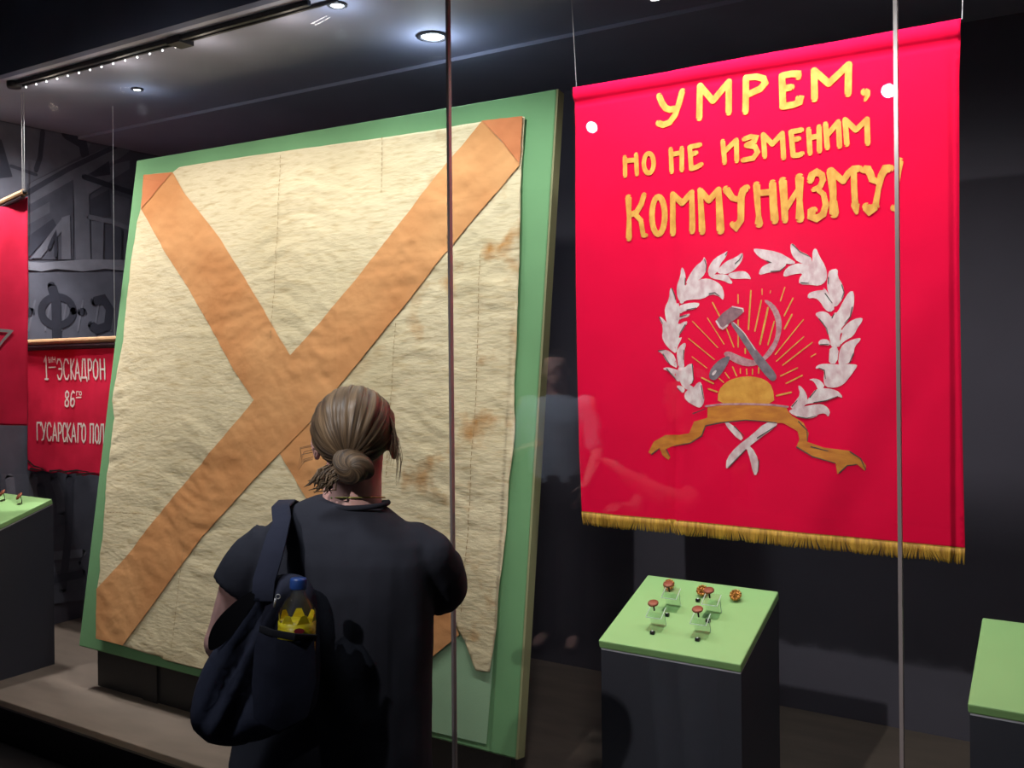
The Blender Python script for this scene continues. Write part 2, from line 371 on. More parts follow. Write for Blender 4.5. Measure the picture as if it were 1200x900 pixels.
def flag_disp(u, v):
    d = .007*fbm(u*1.6, v*2.2, 3.1, 2)
    k = .45+.9*abs(fbm(u*1.3+4, v*1.1, 6.6, 2))*2; tl = u+.5*fbm(u*.8, v*.8, 2.9, 1); vv = v+.12*fbm(u*1.5, v*1.2, 9.1, 2)
    d += .0030*k*fbm(tl*4.5, vv*15, 7.7, 3)+.0020*k*fbm(tl*13, vv*36, 1.3, 2)
    return .015+d
SF = Surface(SB.o, SB.a, SB.b, flag_disp)
flag = empty('cloth_flag', (-2.96, 2.70, .38), label='old cream linen flag with an orange diagonal cross, mounted on the green board', cat='flag')
def linen_mat():
    m = mat('cream_linen', (226, 204, 162), .9, spec=.1, bump=.3, bscale=30, bstretch=(1, 1, 3))
    nt = m.node_tree; N = nt.nodes; L = nt.links; bs = N['Principled BSDF']
    tc = N.new('ShaderNodeTexCoord')
    def ramp(scale, st, p0, p1, off=(0, 0, 0)):
        mp = N.new('ShaderNodeMapping'); mp.inputs['Scale'].default_value = st; mp.inputs['Location'].default_value = off
        n = N.new('ShaderNodeTexNoise'); n.inputs['Scale'].default_value = scale; n.inputs['Detail'].default_value = 7
        r = N.new('ShaderNodeMapRange'); r.inputs[1].default_value = p0; r.inputs[2].default_value = p1
        L.new(tc.outputs['Object'], mp.inputs[0]); L.new(mp.outputs[0], n.inputs['Vector']); L.new(n.outputs['Fac'], r.inputs[0]); return r
    def mixc(fac, a, bcol):
        x = N.new('ShaderNodeMix'); x.data_type = 'RGBA'
        L.new(fac.outputs[0], x.inputs[0])
        if isinstance(a, tuple): x.inputs[6].default_value = (*a, 1)
        else: L.new(a.outputs[2], x.inputs[6])
        x.inputs[7].default_value = (*bcol, 1); return x
    c1 = mixc(ramp(2.2, (1, 1, 1), .4, .7), srgb((222, 206, 174)), srgb((208, 192, 158)))
    c2 = mixc(ramp(14, (1, 1, 5), .5, .8), c1, srgb((188, 166, 128)))
    # rusty stains: a noise mask held to the right-hand half of the cloth
    st = ramp(6.5, (1, 1, 1), .56, .74, (3.3, 0, 1.7)); sx = N.new('ShaderNodeSeparateXYZ'); L.new(tc.outputs['Object'], sx.inputs[0])
    mr = N.new('ShaderNodeMapRange'); mr.inputs[1].default_value = .25; mr.inputs[2].default_value = .8; L.new(sx.outputs[0], mr.inputs[0])
    mu = N.new('ShaderNodeMath'); mu.operation = 'MULTIPLY'; L.new(st.outputs[0], mu.inputs[0]); L.new(mr.outputs[0], mu.inputs[1])
    x = mixc(mu, c2, srgb((176, 122, 62))); L.new(x.outputs[2], bs.inputs['Base Color'])
    return m
M_LINEN = linen_mat()
M_ORANGE = mat('orange_cotton', (216, 158, 108), .9, var=.2, vscale=3, rgb2=(200, 138, 90), spec=.1, bump=.3, bscale=22, bstretch=(1, 1, 1.2))
M_ORANGE2 = mat('orange_patch_cotton', (208, 132, 90), .9, var=.2, vscale=5, rgb2=(194, 118, 80), spec=.1, bump=.2, bscale=25)
M_SHEER = mat('sheer_support_fabric', (150, 184, 150), .9, var=.06, vscale=6, bump=.1, bscale=200)
M_THREAD = mat('seam_thread', (150, 122, 86), .9)
sheer = [(380, 730), (520, 745), (582, 740), (579, 770), (570.5, 872), (506, 857), (400, 830)]
SBs = Surface(SB.o, SB.a, SB.b, lambda u, v: .003+.0008*fbm(u*4, v*9, 2.2, 2))
SBs.patch('support_fabric', SBs.locs(sheer), M_SHEER, flag, step=.03, h=0)
top = [(172, 206), (188, 204), (205, 203), (213, 197), (260, 189), (300, 183), (360, 175), (420, 167), (470, 160), (523, 152), (545, 147), (568, 144), (590, 141), (617, 138.5)]
right = [(615, 170), (613, 195), (612, 225), (612, 260), (610, 330), (609, 370), (608, 400), (606, 425), (604.5, 450), (605, 480), (605.5, 505), (603, 535), (599, 562), (597, 590), (595, 620), (591, 660), (587, 690), (584, 735), (576, 787)]
bot = [(559.5, 785.5), (553, 768), (546, 751), (540, 741), (532, 720), (480, 700), (440, 760), (380, 815), (300, 800), (232, 782), (196, 773), (190, 769), (170, 764), (150, 757), (132, 751), (117, 748)]
left = [(119, 720), (118, 690), (121, 668), (120, 652), (124, 630), (125, 610), (127, 585), (128, 560), (132, 535), (134, 515), (137, 490), (135, 470), (138, 448), (142, 425), (147, 400), (148, 380), (150, 355), (154, 330), (156, 305), (160, 285), (163, 262), (168, 246)]
SF.patch('linen_field', SF.locs(top+right+bot+left), M_LINEN, flag, step=.0145, h=0, thick=.002)
up2 = [(568, 144), (545, 170), (523, 196), (471, 264), (421, 328), (380, 376), (343, 418), (285, 490), (225, 560), (188, 605), (156, 648), (118, 690)]
lo2 = [(148, 756), (207, 675), (241, 629), (300, 563), (365, 497), (420, 430), (479, 357), (527, 296), (570, 245), (612, 195)]
wr_b = lambda u, v: .002*fbm((u+v)*14, (u-v)*2.2, 5.5, 2)
SF.patch('orange_band', SF.locs(up2+[(117.5, 720), (117, 748), (132, 751.5)]+lo2+[(594, 172)]), M_ORANGE, flag, step=.0155, h=.005, extra=wr_b)
up1 = [(205.5, 203), (221, 229), (262, 281), (299.5, 342), (344, 418), (347, 423)]
lo1 = [(310, 470), (300, 468), (282, 440), (259, 400), (224, 339), (195, 293), (169, 246.5)]
wr_c = lambda u, v: .002*fbm((u-v)*14, (u+v)*2.2, 9.5, 2)
SF.patch('orange_band', SF.locs(up1+lo1+[(172, 206)]), M_ORANGE, flag, step=.0155, h=.0035, extra=wr_c)
SF.patch('orange_band', SF.locs([(362, 496), (372, 500), (430, 580), (490, 660), (532.5, 721), (540.6, 743.5), (503, 774), (450, 715), (400, 640), (364.5, 587), (331, 532)]), M_ORANGE, flag, step=.0155, h=.0035, extra=wr_c)
SF.patch('corner_patch', SF.locs([(568, 144), (590, 141.2), (616, 139), (612, 194), (590, 166)]), M_ORANGE2, flag, step=.0155, h=.0085, extra=wr_b)
SF.patch('corner_patch', SF.locs([(172, 207), (188, 205), (205, 204), (186, 226), (169.5, 246)]), M_ORANGE2, flag, step=.0155, h=.0065, extra=wr_c)
g = G()
for ln in ([(332, 184), (330, 250), (325, 330), (321, 400)], [(530, 152), (527, 290)], [(451, 162), (450, 230)], [(467, 380), (460, 500), (456, 560)], [(566, 300), (560, 480), (550, 640), (543, 720)], [(225, 590), (205, 760)], [(126, 600), (170, 602), (190, 606)]):
    L2 = resample([Vector(p) for p in SF.locs(ln)], .022)
    for i in range(0, len(L2)-1): SF.stroke(g, [L2[i], L2[i].lerp(L2[i+1], .55)], .0028, h=.0045, step=.05)
tag(g.out('seam_stitching', M_THREAD, flag), kind='stuff')

# ------------------------------------------------------------------ red painted banner
def sstep(a, b, x):
    t = min(1, max(0, (x-a)/(b-a))); return t*t*(3-2*t)
BW = 1.2
def ban_disp(u, v):                                         # u 0..1.2, v 0..1.45 (bottom to top)
    d = .007*fbm(u*1.7, v*1.1, 4.2, 2)+.0012*fbm(u*9, v*7, 2.2, 2)
    d -= .010*math.exp(-((u-.335-.03*v)/.016)**2)*(1-sstep(.55, 1.0, v))
    d -= .007*math.exp(-((u-.33)/.02)**2)*sstep(.6, 1.2, v)*.4
    d += .005*math.exp(-(((u-.80)-(v-.1)*.45)/.075)**2)*(1-sstep(.35, .9, v))
    d -= .003*math.exp(-(((u-.92)-(v-.1)*.45)/.06)**2)*(1-sstep(.35, .8, v))
    d += .006*math.exp(-((u-.15)/.06)**2)*(1-sstep(.2, .7, v))
    hem = v-1.405
    if hem > 0: d += .013*math.sqrt(max(0, 1-((hem-.028)/.028)**2)) if hem < .056 else 0
    d -= .003*math.exp(-((v-1.400)/.008)**2)
    return d
SR = Surface((-1.495, 2.85, 1.195), (1, 0, 0), (0, 0, 1), ban_disp)
SR.hk = .45                                                # paint lies close on the cloth
ban = empty('parade_banner', (-.9, 2.85, 1.13), label='large red hanging banner with gold Cyrillic slogan, silver wreath emblem and gold fringe', cat='banner')
bo = [(672.5, 103), (760, 89), (900, 63.5), (1000, 46), (1126.5, 22.5), (1124, 90), (1124, 200), (1124, 300), (1126, 420), (1128, 520), (1131, 643), (1040, 634), (900, 621), (780, 610), (682, 600), (679, 520), (677, 430), (675, 330), (674, 220), (674, 150)]
SR.patch('cloth', SR.locs(bo), M_RED, ban, step=.0125, h=0, thick=.0015)
GOLD = []
def gl(name, strokes, wpx):
    g = G()
    for st in strokes:
        pts, wd = (st if isinstance(st, tuple) else (st, wpx))
        k = .00290
        SR.stroke(g, SR.locs(pts), (wd*k if not isinstance(wd, tuple) else (wd[0]*k, wd[1]*k)), h=.0042, step=.008)
    g.out('painted_letter', M_GOLDPAINT, ban)
def ell(cx, cy, rx, ry, n=24): return [(cx+rx*math.sin(i*2*math.pi/n), cy-ry*math.cos(i*2*math.pi/n)) for i in range(n+1)]
def P(*a): return [(a[i], a[i+1]) for i in range(0, len(a), 2)]
W1, W2, W3 = 7.0, 5.4, 6.6
L1 = [
 [P(772.7,112.7, 776,121, 780,126.6, 785.3,128.7, 790.7,127.5), P(800,107.3, 796,122, 791.5,135, 785,143.5, 777.3,146.5, 772,144.5)],
 [P(820,138.5, 820.7,100.7), P(820.7,100.7, 836,118.5), P(836,118.5, 854.5,96), P(854.5,96, 854.4,132)],
 [P(874,131, 874.7,91), P(874.7,91, 887,90, 895,92.5, 897,97.5, 891,104.5, 877,110.7)],
 [P(917.6,124.6, 916.7,89.3), P(916.7,89, 927.3,86.7, 935.5,86.7, 935.7,90), P(919.3,104, 927.5,102.3), P(917.3,125, 930,122.7, 937,119.8, 938,115.8, 936,115.5)],
 [P(954.7,116, 954.2,83), P(954.2,83, 971.3,98), P(971.3,98, 994.7,76), P(994.7,76, 994,110)],
 [(P(1013.5,108, 1016.5,109, 1017,112, 1014,117.5), (8, 3))]]
for l in L1: gl('l', l, W1)
L2_ = [
 [P(732.7,184.5, 733.1,206), P(746,181.5, 746.9,204), P(732.7,188.7, 746,187.5)],
 [ell(760.9,191.6,5.8,11.5)],
 [P(786.4,175, 787.6,201.5), P(799.6,174, 799.6,199.5), P(786.7,181.5, 799.6,179)],
 [P(808.7,173, 810.7,197.5), P(808.7,172.7, 820.7,170), P(810.7,181.3, 816.3,179.3), P(810.7,198, 817,196, 822.3,193)],
 [P(847.4,166, 849.5,190.5), P(849.8,177.5, 863,164.5), P(863.4,164.5, 863.6,188.5)],
 [P(872.5,163.2, 879.6,160.4, 886,161.2, 884.5,165.8, 875,170.2), P(875,170.6, 885,172, 888,178.5, 883,185.5, 871,187.8)],
 [P(896.4,183.5, 894.6,158), P(894.6,158, 905.2,169), P(905.2,169, 916.8,156.4), P(916.8,156.4, 918.4,185)],
 [P(927,155, 929.5,182), P(927,154.5, 939.2,152.4), P(928.7,164, 936,162.5), P(929.5,182.2, 936,181.8, 940,180)],
 [P(947.7,151.8, 949.2,179.5), P(960,148.8, 960.3,177), P(949,161.5, 959.5,159.3)],
 [P(967.5,145.5, 969.5,173), P(969.5,158.5, 981.7,143.5), P(982.5,142.8, 984,171.4)],
 [P(990.4,140.8, 992.5,169), P(990.4,140.3, 1003,152.5), P(1003,152.5, 1016,139.8), P(1016,139.8, 1016.8,168)]]
for l in L2_: gl('l', l, W2)
L3 = [
 [(P(737,232, 738,255), (8, 5.6)), (P(738,255, 737.8,279), (5.6, 7.6)), P(755.4,229, 752,240, 746.7,249, 738.7,252), (P(745.3,251.3, 752,258.7, 754.4,274), 5.8), (P(754.5,276, 758,276), 5)],
 [ell(772.3,252.7,7.4,21.8)],
 [(P(789.2,273.5, 789,228), (7, 6.4)), P(789,228, 800,238.3), P(800,238.3, 811.3,225.8), (P(811.3,225.8, 812,262, 811.8,271), (6, 7))],
 [(P(823.4,271.5, 822.5,250, 821,223.8), (7.6, 5.8)), P(821,223.3, 831.3,235), P(831.3,235, 842.4,222.4), (P(842.4,222.4, 844.7,270), (6.5, 9))],
 [(P(851.5,222.3, 855,227, 858.7,232, 864.7,234), (8.5, 5.5)), (P(875,220.4, 871,223.5, 868.7,231, 868.4,258, 862.7,266.3, 859,263), (8, 7))],
 [(P(886.9,217, 888,240, 889.2,254), (8, 5.4)), (P(889.2,254, 889.5,262), (6, 9)), (P(905.5,214.6, 906.5,240, 908,258), (7.6, 8.6)), P(888.3,226.6, 903.3,225)],
 [(P(917.4,212, 919,235, 920,258), (8.4, 6.8)), (P(921.5,244, 935.8,221), (6, 5)), (P(936.8,208, 937,235), (9, 6)), (P(937,235, 937.5,256), (6, 9))],
 [(P(949.6,211, 951.5,205, 957,201.5, 963,205, 964.3,211, 961,218.5, 953.3,222.3), (7.5, 5)), (P(958.7,222.4, 965,227.5, 967.6,240, 964.5,251, 957,256, 950.5,253.5, 950.8,248, 953.5,246.5), (5, 8))],
 [(P(977.4,250, 976.3,236), (9.5, 8)), (P(976.3,236, 976,223.3, 973.6,201), (6.4, 9)), (P(975,201, 988,212.3), (7, 6)), (P(988,212.3, 994,203, 1000,198, 1006.5,197.5), (6, 7)), (P(1000.3,199, 1001,223.3, 1002,240), (6, 6)), (P(1002,240, 1003.6,249), (8.5, 4))],
 [(P(1012,198.3, 1017,198.5, 1020,204, 1021.8,210, 1029.3,213.3), (8, 5.5)), (P(1042.5,197.2, 1037.3,197.6, 1032.5,206, 1029,222), (8, 5)), (P(1029,222, 1026,240), (5, 6)), (P(1025.6,242, 1019,246.5, 1015.5,242.5), (8, 9))],
 [(P(1053.6,189, 1052,203, 1050.2,229), (8, 2.2))], [(P(1048.2,243.3, 1049.2,243.3), 8)]]
for l in L3: gl('l', l, W3)
A = lambda *p: C(760, 285, 9.231, P(*p)); B_ = lambda *p: C(760, 380, 9.185, P(*p)); Cc = lambda *p: C(870, 280, 8.0, P(*p)); D = lambda *p: C(910, 385, 8.18, P(*p))
E = lambda *p: C(800, 330, 7.5, P(*p)); Fq = lambda *p: C(755, 440, 4.444, P(*p))
leaves = [
 A(850,335,950,305,1040,300,1090,340,1112,395,1060,380,960,388,890,380), A(740,300,830,200,950,150,1010,100,1028,130,1000,215,920,300,850,335,760,330),
 A(640,330,660,240,720,160,830,100,862,80,840,150,780,220,760,300,700,350), A(640,330,700,340,850,335,880,380,912,425,890,445,800,400,690,385),
 A(400,450,440,360,510,250,590,190,605,140,632,200,630,290,590,370,500,430), A(390,450,500,420,600,380,690,390,790,450,822,540,812,625,770,575,680,550,590,605,480,610,400,620,370,660,330,640),
 A(310,600,300,470,350,350,355,270,380,262,410,350,400,450,410,530,370,650), A(180,700,230,600,235,490,265,482,292,600,300,660,330,640,340,800,300,905,210,905,185,780),
 A(320,680,420,650,530,640,562,660,510,715,400,730,330,770), A(330,800,400,770,460,760,430,800,360,815,335,830), A(115,810,135,790,190,845,230,900,165,900), A(300,905,380,850,430,842,410,895),
 B_(150,-5,410,-5,390,40,320,130,330,150,365,135,340,190,310,230,290,320,240,280,180,210,148,140,160,60), B_(95,290,180,272,230,290,280,350,310,480,240,440,190,390,150,310),
 B_(290,300,330,240,390,195,410,215,390,280,385,400,390,470,320,480), B_(150,480,200,460,270,480,330,500,340,620,290,610,250,550,210,500),
 B_(300,460,390,470,440,425,485,425,480,520,495,590,470,640,400,670,340,620), B_(290,665,340,655,400,690,380,745,330,715),
 B_(385,750,430,700,490,680,530,625,570,620,590,720,605,840,560,900,520,890,400,820), B_(300,480,420,640,500,680,430,720,340,640),
 Cc(95,95,150,90,340,122,440,180,510,225,430,240,330,210,270,225,150,170), Cc(150,345,170,270,240,230,340,200,420,215,400,260,340,305,240,315),
 Cc(445,60,470,35,530,110,620,150,650,190,655,250,520,220,460,150), Cc(655,190,655,110,690,80,720,160,780,260,795,340,780,400,720,440,640,430,530,425,530,370,570,320,480,330,380,360,390,300,450,245,540,225,650,250),
 Cc(800,340,815,290,895,275,890,350,940,430,955,500,940,560,870,650,840,590,800,500,790,420), Cc(610,560,615,510,680,485,770,478,750,450,790,480,830,570,870,650,820,690,770,660,730,590,680,550),
 Cc(675,700,740,675,800,690,840,740,860,690,890,690,940,590,1000,490,1048,490,1045,640,1010,740,910,860,900,900,800,900,770,800,720,750), Cc(915,896,950,820,1040,750,1130,735,1120,780,1080,830,1050,896),
 D(480,-5,640,-5,600,80,620,170,560,180,520,170,510,100), D(400,130,430,100,500,105,520,165,440,155,410,160), D(610,110,640,20,680,0,765,0,740,70,650,120,610,160),
 D(610,180,680,120,800,85,808,110,750,170,740,240,710,330,600,355,590,300), D(510,180,600,175,580,340,500,335,505,250),
 D(370,390,390,350,460,335,580,345,700,340,775,345,770,370,700,470,640,540,560,570,470,560,450,500,460,400,420,375), D(305,490,370,475,430,500,470,560,400,590,380,540,350,500),
 D(310,665,380,575,480,570,580,590,630,640,635,665,590,650,500,690,400,710,300,720,260,740), D(120,770,180,700,230,630,205,550,225,545,270,590,300,660,290,720,250,760),
 D(120,780,250,750,400,720,470,735,520,790,500,850,470,810,400,820,380,850,290,865,200,845,130,810),
 Fq(410,245,450,245,520,320,500,345), Fq(430,430,480,370,560,310,630,245,690,240,695,260,600,330,540,375,440,480,425,485), Fq(530,370,560,370,598,440,590,515,570,520,550,430)]
for i, l in enumerate(leaves):
    SR.patch('painted_leaf' if i < len(leaves)-3 else 'painted_stem', SR.locs(smooth_closed(l)), M_SILVER, ban, step=.012, h=.0018+.00002*i)
g = G()
dark = [A(612,180,630,240,625,300), A(835,130,855,95), A(940,220,985,180,1018,120), A(660,548,720,535,770,572), A(258,490,285,570,290,610), A(405,380,398,450), A(420,722,520,700), A(120,800,160,870), A(345,795,420,775),
 B_(400,5,330,110), B_(110,285,180,275), B_(385,280,380,380), B_(475,430,490,590,475,630), B_(200,480,290,600), B_(160,320,230,430), B_(570,660,595,800), B_(310,690,350,725),
 Cc(470,50,540,120,630,165), Cc(230,205,270,222), Cc(270,305,350,300,400,260), Cc(550,410,620,415), Cc(805,360,805,420), Cc(930,430,952,500,930,560), Cc(775,510,840,600), Cc(720,750,790,840,800,890), Cc(1030,640,1010,730,960,790), Cc(840,740,860,700),
 D(420,155,500,150), D(740,240,700,330), D(410,380,460,400,470,480), D(320,660,380,590), D(150,745,200,690), D(200,845,290,860,380,840), D(360,710,480,690,590,650),
 Fq(320,262,400,246,530,232,620,238,690,246), Fq(320,262,300,315,240,352,150,368), Fq(40,410,80,380), Fq(115,385,130,420), Fq(805,240,850,285,852,340), Fq(795,372,880,422,1000,455), Fq(870,370,960,392), Fq(1075,395,1130,432,1155,490), Fq(1020,505,1060,468,1110,462), Fq(255,198,318,174), Fq(440,478,530,385), Fq(590,325,690,262), Fq(598,440,594,505), Fq(470,265,520,315)]
for d_ in dark: g = G(); SR.stroke(g, SR.locs(d_), (.0035, .0022), h=.0034, step=.01); g.out('painted_outline', M_LINE, ban)
SR.patch('painted_sun', SR.locs(smooth_closed(Fq(383,148,385,80,430,30,490,8,560,3,630,20,670,60,680,152,530,150))), M_SUN, ban, step=.012, h=.0018)
for rb in (Fq(330,165,420,155,500,150,620,152,740,165,760,205,800,235,700,248,620,237,500,232,400,242,320,258,330,215),
           Fq(735,170,770,210,830,245,858,300,850,345,940,375,1070,390,1130,430,1158,470,1150,495,1110,460,1060,465,1010,512,1000,455,880,420,795,370,810,330,800,290,730,250,690,240),
           Fq(330,220,260,240,235,300,180,310,110,310,50,345,22,400,40,412,80,380,95,415,125,440,132,425,110,385,140,370,240,350,300,310,320,255)):
    SR.patch('painted_ribbon', SR.locs(rb), M_GOLDOCHRE, ban, step=.012, h=.0024)
g = G(); SR.stroke(g, SR.locs(Fq(320,160,400,150,530,148,660,152,750,163)), .006, h=.003); g.out('painted_ribbon_edge', M_PINKP, ban)
g = G()
for a_ in [(265,185,325,300,13),(220,320,365,550,8),(90,350,310,580,8),(55,500,280,685,9),(85,660,215,760,8),(385,410,450,575,10),(488,115,488,190,11),(488,340,488,575,12),(600,80,578,420,14),(698,65,698,115,8),(692,165,635,435,12),(750,230,680,550,16),(805,350,750,555,12),(772,80,768,100,8),(898,50,858,170,9),(970,145,892,300,11),(960,290,895,415,14),(1060,335,815,640,9),(1065,485,825,700,9),(1140,535,880,735,10),(1170,635,1130,660,9),(1010,758,860,830,10),(1050,825,910,895,12),(550,590,550,630,14),(440,750,475,830,12),(508,765,508,805,9),(562,770,565,815,11),(615,770,615,815,10),(670,755,668,805,12),(375,800,410,850,10),(320,850,360,885,10),(170,845,270,895,14)]:
    g = G(); SR.stroke(g, SR.locs(E(*a_[:4])), a_[4]/7.5*.00264, h=.0016, step=.02); g.out('painted_ray', M_GOLDPAINT, ban)
for a_ in ((690,105,765,88), (335,70,380,85)): g = G(); SR.stroke(g, SR.locs(Fq(*a_)), .005, h=.0016, step=.02); g.out('painted_ray', M_GOLDPAINT, ban)
SR.patch('painted_sickle_blade', SR.locs(smooth_closed(E(705,160,760,165,830,230,870,330,870,430,840,540,790,630,740,680,690,720,600,748,510,735,420,690,360,645,370,620,400,612,430,620,520,660,600,690,660,690,700,670,760,590,810,510,825,420,815,330,780,240))), M_PINKP, ban, step=.012, h=.0022)
SR.patch('painted_sickle_handle', SR.locs(smooth_closed(E(230,830,250,760,330,680,420,645,410,700,350,800,290,868,245,860))), M_GREYP, ban, step=.012, h=.003)
SR.patch('painted_highlight', SR.locs(smooth_closed(E(255,810,290,775,305,785,270,830))), M_SILVER, ban, step=.012, h=.0036)
SR.patch('painted_hammer_handle', SR.locs(smooth_closed(E(420,365,450,350,520,420,650,600,760,730,820,810,828,850,800,878,760,860,660,740,560,580,470,440))), M_GREYP, ban, step=.012, h=.003)
SR.patch('painted_hammer_head', SR.locs(E(290,350,350,280,440,215,530,235,540,265,480,320,410,370,390,400,355,420,330,400)), M_MAUVE, ban, step=.012, h=.0036)
for a_, w_ in ((E(300,350,330,400,355,415,395,385), .006), (E(440,220,530,238,535,262), .004), (E(450,360,540,450,640,600), .003)): g = G(); SR.stroke(g, SR.locs(a_), w_, h=.0042); g.out('painted_highlight', M_SILVER, ban)
# rod, cords and fringe
def blend_edge(t, e0, e1): return Vector(e0).lerp(Vector(e1), t)
eb0 = SR.loc((682, 600)); eb1 = SR.loc((1131, 643))
g = G(); tp = [Vector(eb0).lerp(Vector(eb1), i/60) for i in range(61)]
for i in range(60):
    a_, b2 = tp[i], tp[i+1]
    g.add([SR.at(a_.x, a_.y-.006, .002), SR.at(b2.x, b2.y-.006, .002), SR.at(b2.x, b2.y+.003, .002), SR.at(a_.x, a_.y+.003, .002)], [(0, 1, 2, 3)])
ft = g.out('fringe_tape', M_FRINGE, ban)
g = G(); NF = 330; rr = random.Random(3)
for i in range(NF):
    t = (i+.5)/NF; p = Vector(eb0).lerp(Vector(eb1), t)
    sway = .010*math.sin(i*.21)+.008*math.sin(i*.083+1)+rr.uniform(-.003, .003); ln = .042+rr.uniform(-.003, .003)
    pts = [SR.at(p.x, p.y-.001, .001), SR.at(p.x+sway*.25, p.y-ln*.4, .003), SR.at(p.x+sway*.8, p.y-ln*.8, .003), SR.at(p.x+sway*1.0, p.y-ln, .002)]
    g.tube(pts, [.0021, .0023, .0021, .0017], 5)
tag(g.out('fringe', M_FRINGE, ft, True), kind='stuff')
g = G(); g.tube([SR.o+Vector((.0, .006, 1.436)), SR.o+Vector((1.19, .006, 1.436))], .010, 12); g.out('rod', M_WOODROD, ban)
g = G(); g.tube([(-1.492, 2.85, 2.635), (-1.52, 2.86, CEIL)], .0014, 6); g.out('suspension_wire', M_STEEL, ban)
g = G(); g.tube([(-.297, 2.85, 2.65), (-.285, 2.86, CEIL)], .0014, 6); g.out('suspension_wire', M_STEEL, ban)

# ------------------------------------------------------------------ squadron banner and star banner, far end of the case
FONT = {'Э': [(.05,.78,.25,1,.6,1,.9,.75,.95,.5,.9,.25,.6,0,.25,0,.05,.2),(.35,.52,.93,.52)], 'С': [(.95,.8,.7,1,.35,1,.08,.75,.05,.5,.08,.25,.35,0,.7,0,.95,.2)],
 'К': [(.1,0,.1,1),(.9,1,.15,.5,.95,0)], 'А': [(.05,0,.5,1,.95,0),(.22,.32,.78,.32)], 'Д': [(.2,.08,.4,1,.75,1,.8,.08),(0,-.1,.05,.08,.95,.08,1,-.1)],
 'Р': [(.1,0,.1,1,.6,1,.92,.85,.92,.6,.6,.45,.1,.45)], 'О': [(.5,1,.15,.85,.05,.5,.15,.15,.5,0,.85,.15,.95,.5,.85,.85,.5,1)], 'Н': [(.1,0,.1,1),(.9,0,.9,1),(.1,.5,.9,.5)],
 'Г': [(.1,0,.1,1,.95,1,.95,.85)], 'У': [(.05,1,.5,.45),(.95,1,.4,.08,.1,0)], 'П': [(.1,0,.1,1,.9,1,.9,0)], 'Л': [(0,0,.2,.1,.45,1,.9,1,.9,0)],
 '1': [(.05,.75,.5,1,.5,0),(.15,0,.85,0)], '8': [(.5,1,.15,.88,.15,.65,.5,.52,.9,.3,.8,.05,.5,0,.15,.08,.1,.3,.5,.52,.85,.68,.85,.88,.5,1)],
 '6': [(.85,.9,.55,1,.2,.8,.08,.4,.15,.1,.5,0,.85,.12,.92,.35,.7,.52,.35,.5,.1,.3)], 'ы': [(.1,1,.1,0,.5,0,.5,.5,.1,.5),(.9,0,.9,1)]}
def disp_B(u, v): return .012*fbm(u*2.2, v*1.5, 8.1, 2)+.003*fbm(u*7, v*5, 1.1, 2)
SQ = Surface((-5.205, 3.13, 1.085), (1, 0, 0), (0, 0, 1), disp_B)
M_RED2 = mat('rose_red_cotton', (0, 0, 0), .85, lin=True, var=.3, vscale=5)
M_RED2.node_tree.nodes['Color Ramp'].color_ramp.elements[0].color = (.62, .012, .05, 1); M_RED2.node_tree.nodes['Color Ramp'].color_ramp.elements[1].color = (.82, .02, .075, 1)
M_RED2.node_tree.nodes['Principled BSDF'].inputs['Specular IOR Level'].default_value = .15
sq = empty('squadron_banner', (-4.75, 3.13, 1.08), label='small red banner with white Cyrillic lettering and frayed hem hanging behind the board', cat='banner')
bo = [(31.5, 410), (60, 409), (100, 407.5), (140, 406), (163, 405), (164, 480), (165, 562), (150, 560), (140, 562), (131, 559), (122, 560), (113, 557), (105, 556), (98, 558), (88, 554.5), (80, 556), (68, 553), (60, 555), (50, 551.5), (42, 553), (33, 551), (32, 480)]
SQ.patch('cloth', SQ.locs(bo), M_RED2, sq, step=.022, h=0, thick=.0015)
tb = lambda pts: C(30, 390, 5.29, pts)
def glyph(ch, x0, x1, yt, yb, wd):
    g = G()
    for st in FONT[ch]:
        pts = [(x0+(x1-x0)*st[i], yb+(yt-yb)*st[i+1]) for i in range(0, len(st), 2)]
        SQ.stroke(g, SQ.locs(tb(pts)), wd, h=.002, step=.02)
    g.out('painted_letter', M_WHITEP, sq)
for ch, a_, c_ in zip('1ЭСКАДРОН', (112, 188, 230, 275, 303, 340, 388, 418, 460), (138, 222, 265, 302, 335, 380, 412, 450, 494)): glyph(ch, a_, c_, 165 if ch != '1' else 145, 287, .0105)
glyph('ы', 140, 158, 150, 183, .0055); glyph('Н', 163, 181, 149, 182, .0055)
glyph('8', 238, 266, 362, 457, .0105); glyph('6', 273, 302, 362, 457, .0105); glyph('Г', 309, 324, 364, 387, .0055); glyph('О', 328, 345, 364, 387, .0055)
for a_ in ([(140, 215), (181, 213)], [(311, 402), (341, 400)]): g = G(); SQ.stroke(g, SQ.locs(tb(a_)), .007, h=.002); g.out('painted_dash', M_WHITEP, sq)
for ch, a_, c_ in zip('ГУСАРСКАГОПОЛКА', (70, 98, 133, 165, 199, 227, 252, 280, 321, 346, 396, 428, 456, 500, 535), (95, 128, 160, 193, 221, 248, 279, 312, 343, 372, 420, 455, 488, 528, 568)):
    k = (a_-70)/400; glyph(ch, a_, c_, 557+k*12, 664+k*22, .0105)
g = G(); rr = random.Random(5)
M_FRAY = mat('frayed_black', (40, 20, 24), .9)
for pts in ([(34, 540), (40, 546), (46, 548), (52, 551)], [(36, 549), (48, 551)], [(58, 552), (70, 551), (78, 554)], [(76, 553), (90, 551), (104, 553)], [(90, 556), (112, 554)]): g = G(); SQ.stroke(g, SQ.locs(pts), (.012, .004), h=.0025, step=.03); g.out('frayed_edge', M_FRAY, sq)
g = G(); g.tube([SQ.at(*SQ.loc((31, 407)), .0), SQ.at(*SQ.loc((163, 402.5)), .0)], .02, 8); g.out('rod_sleeve', mat('sleeve_dark', (70, 48, 58), .8), sq)
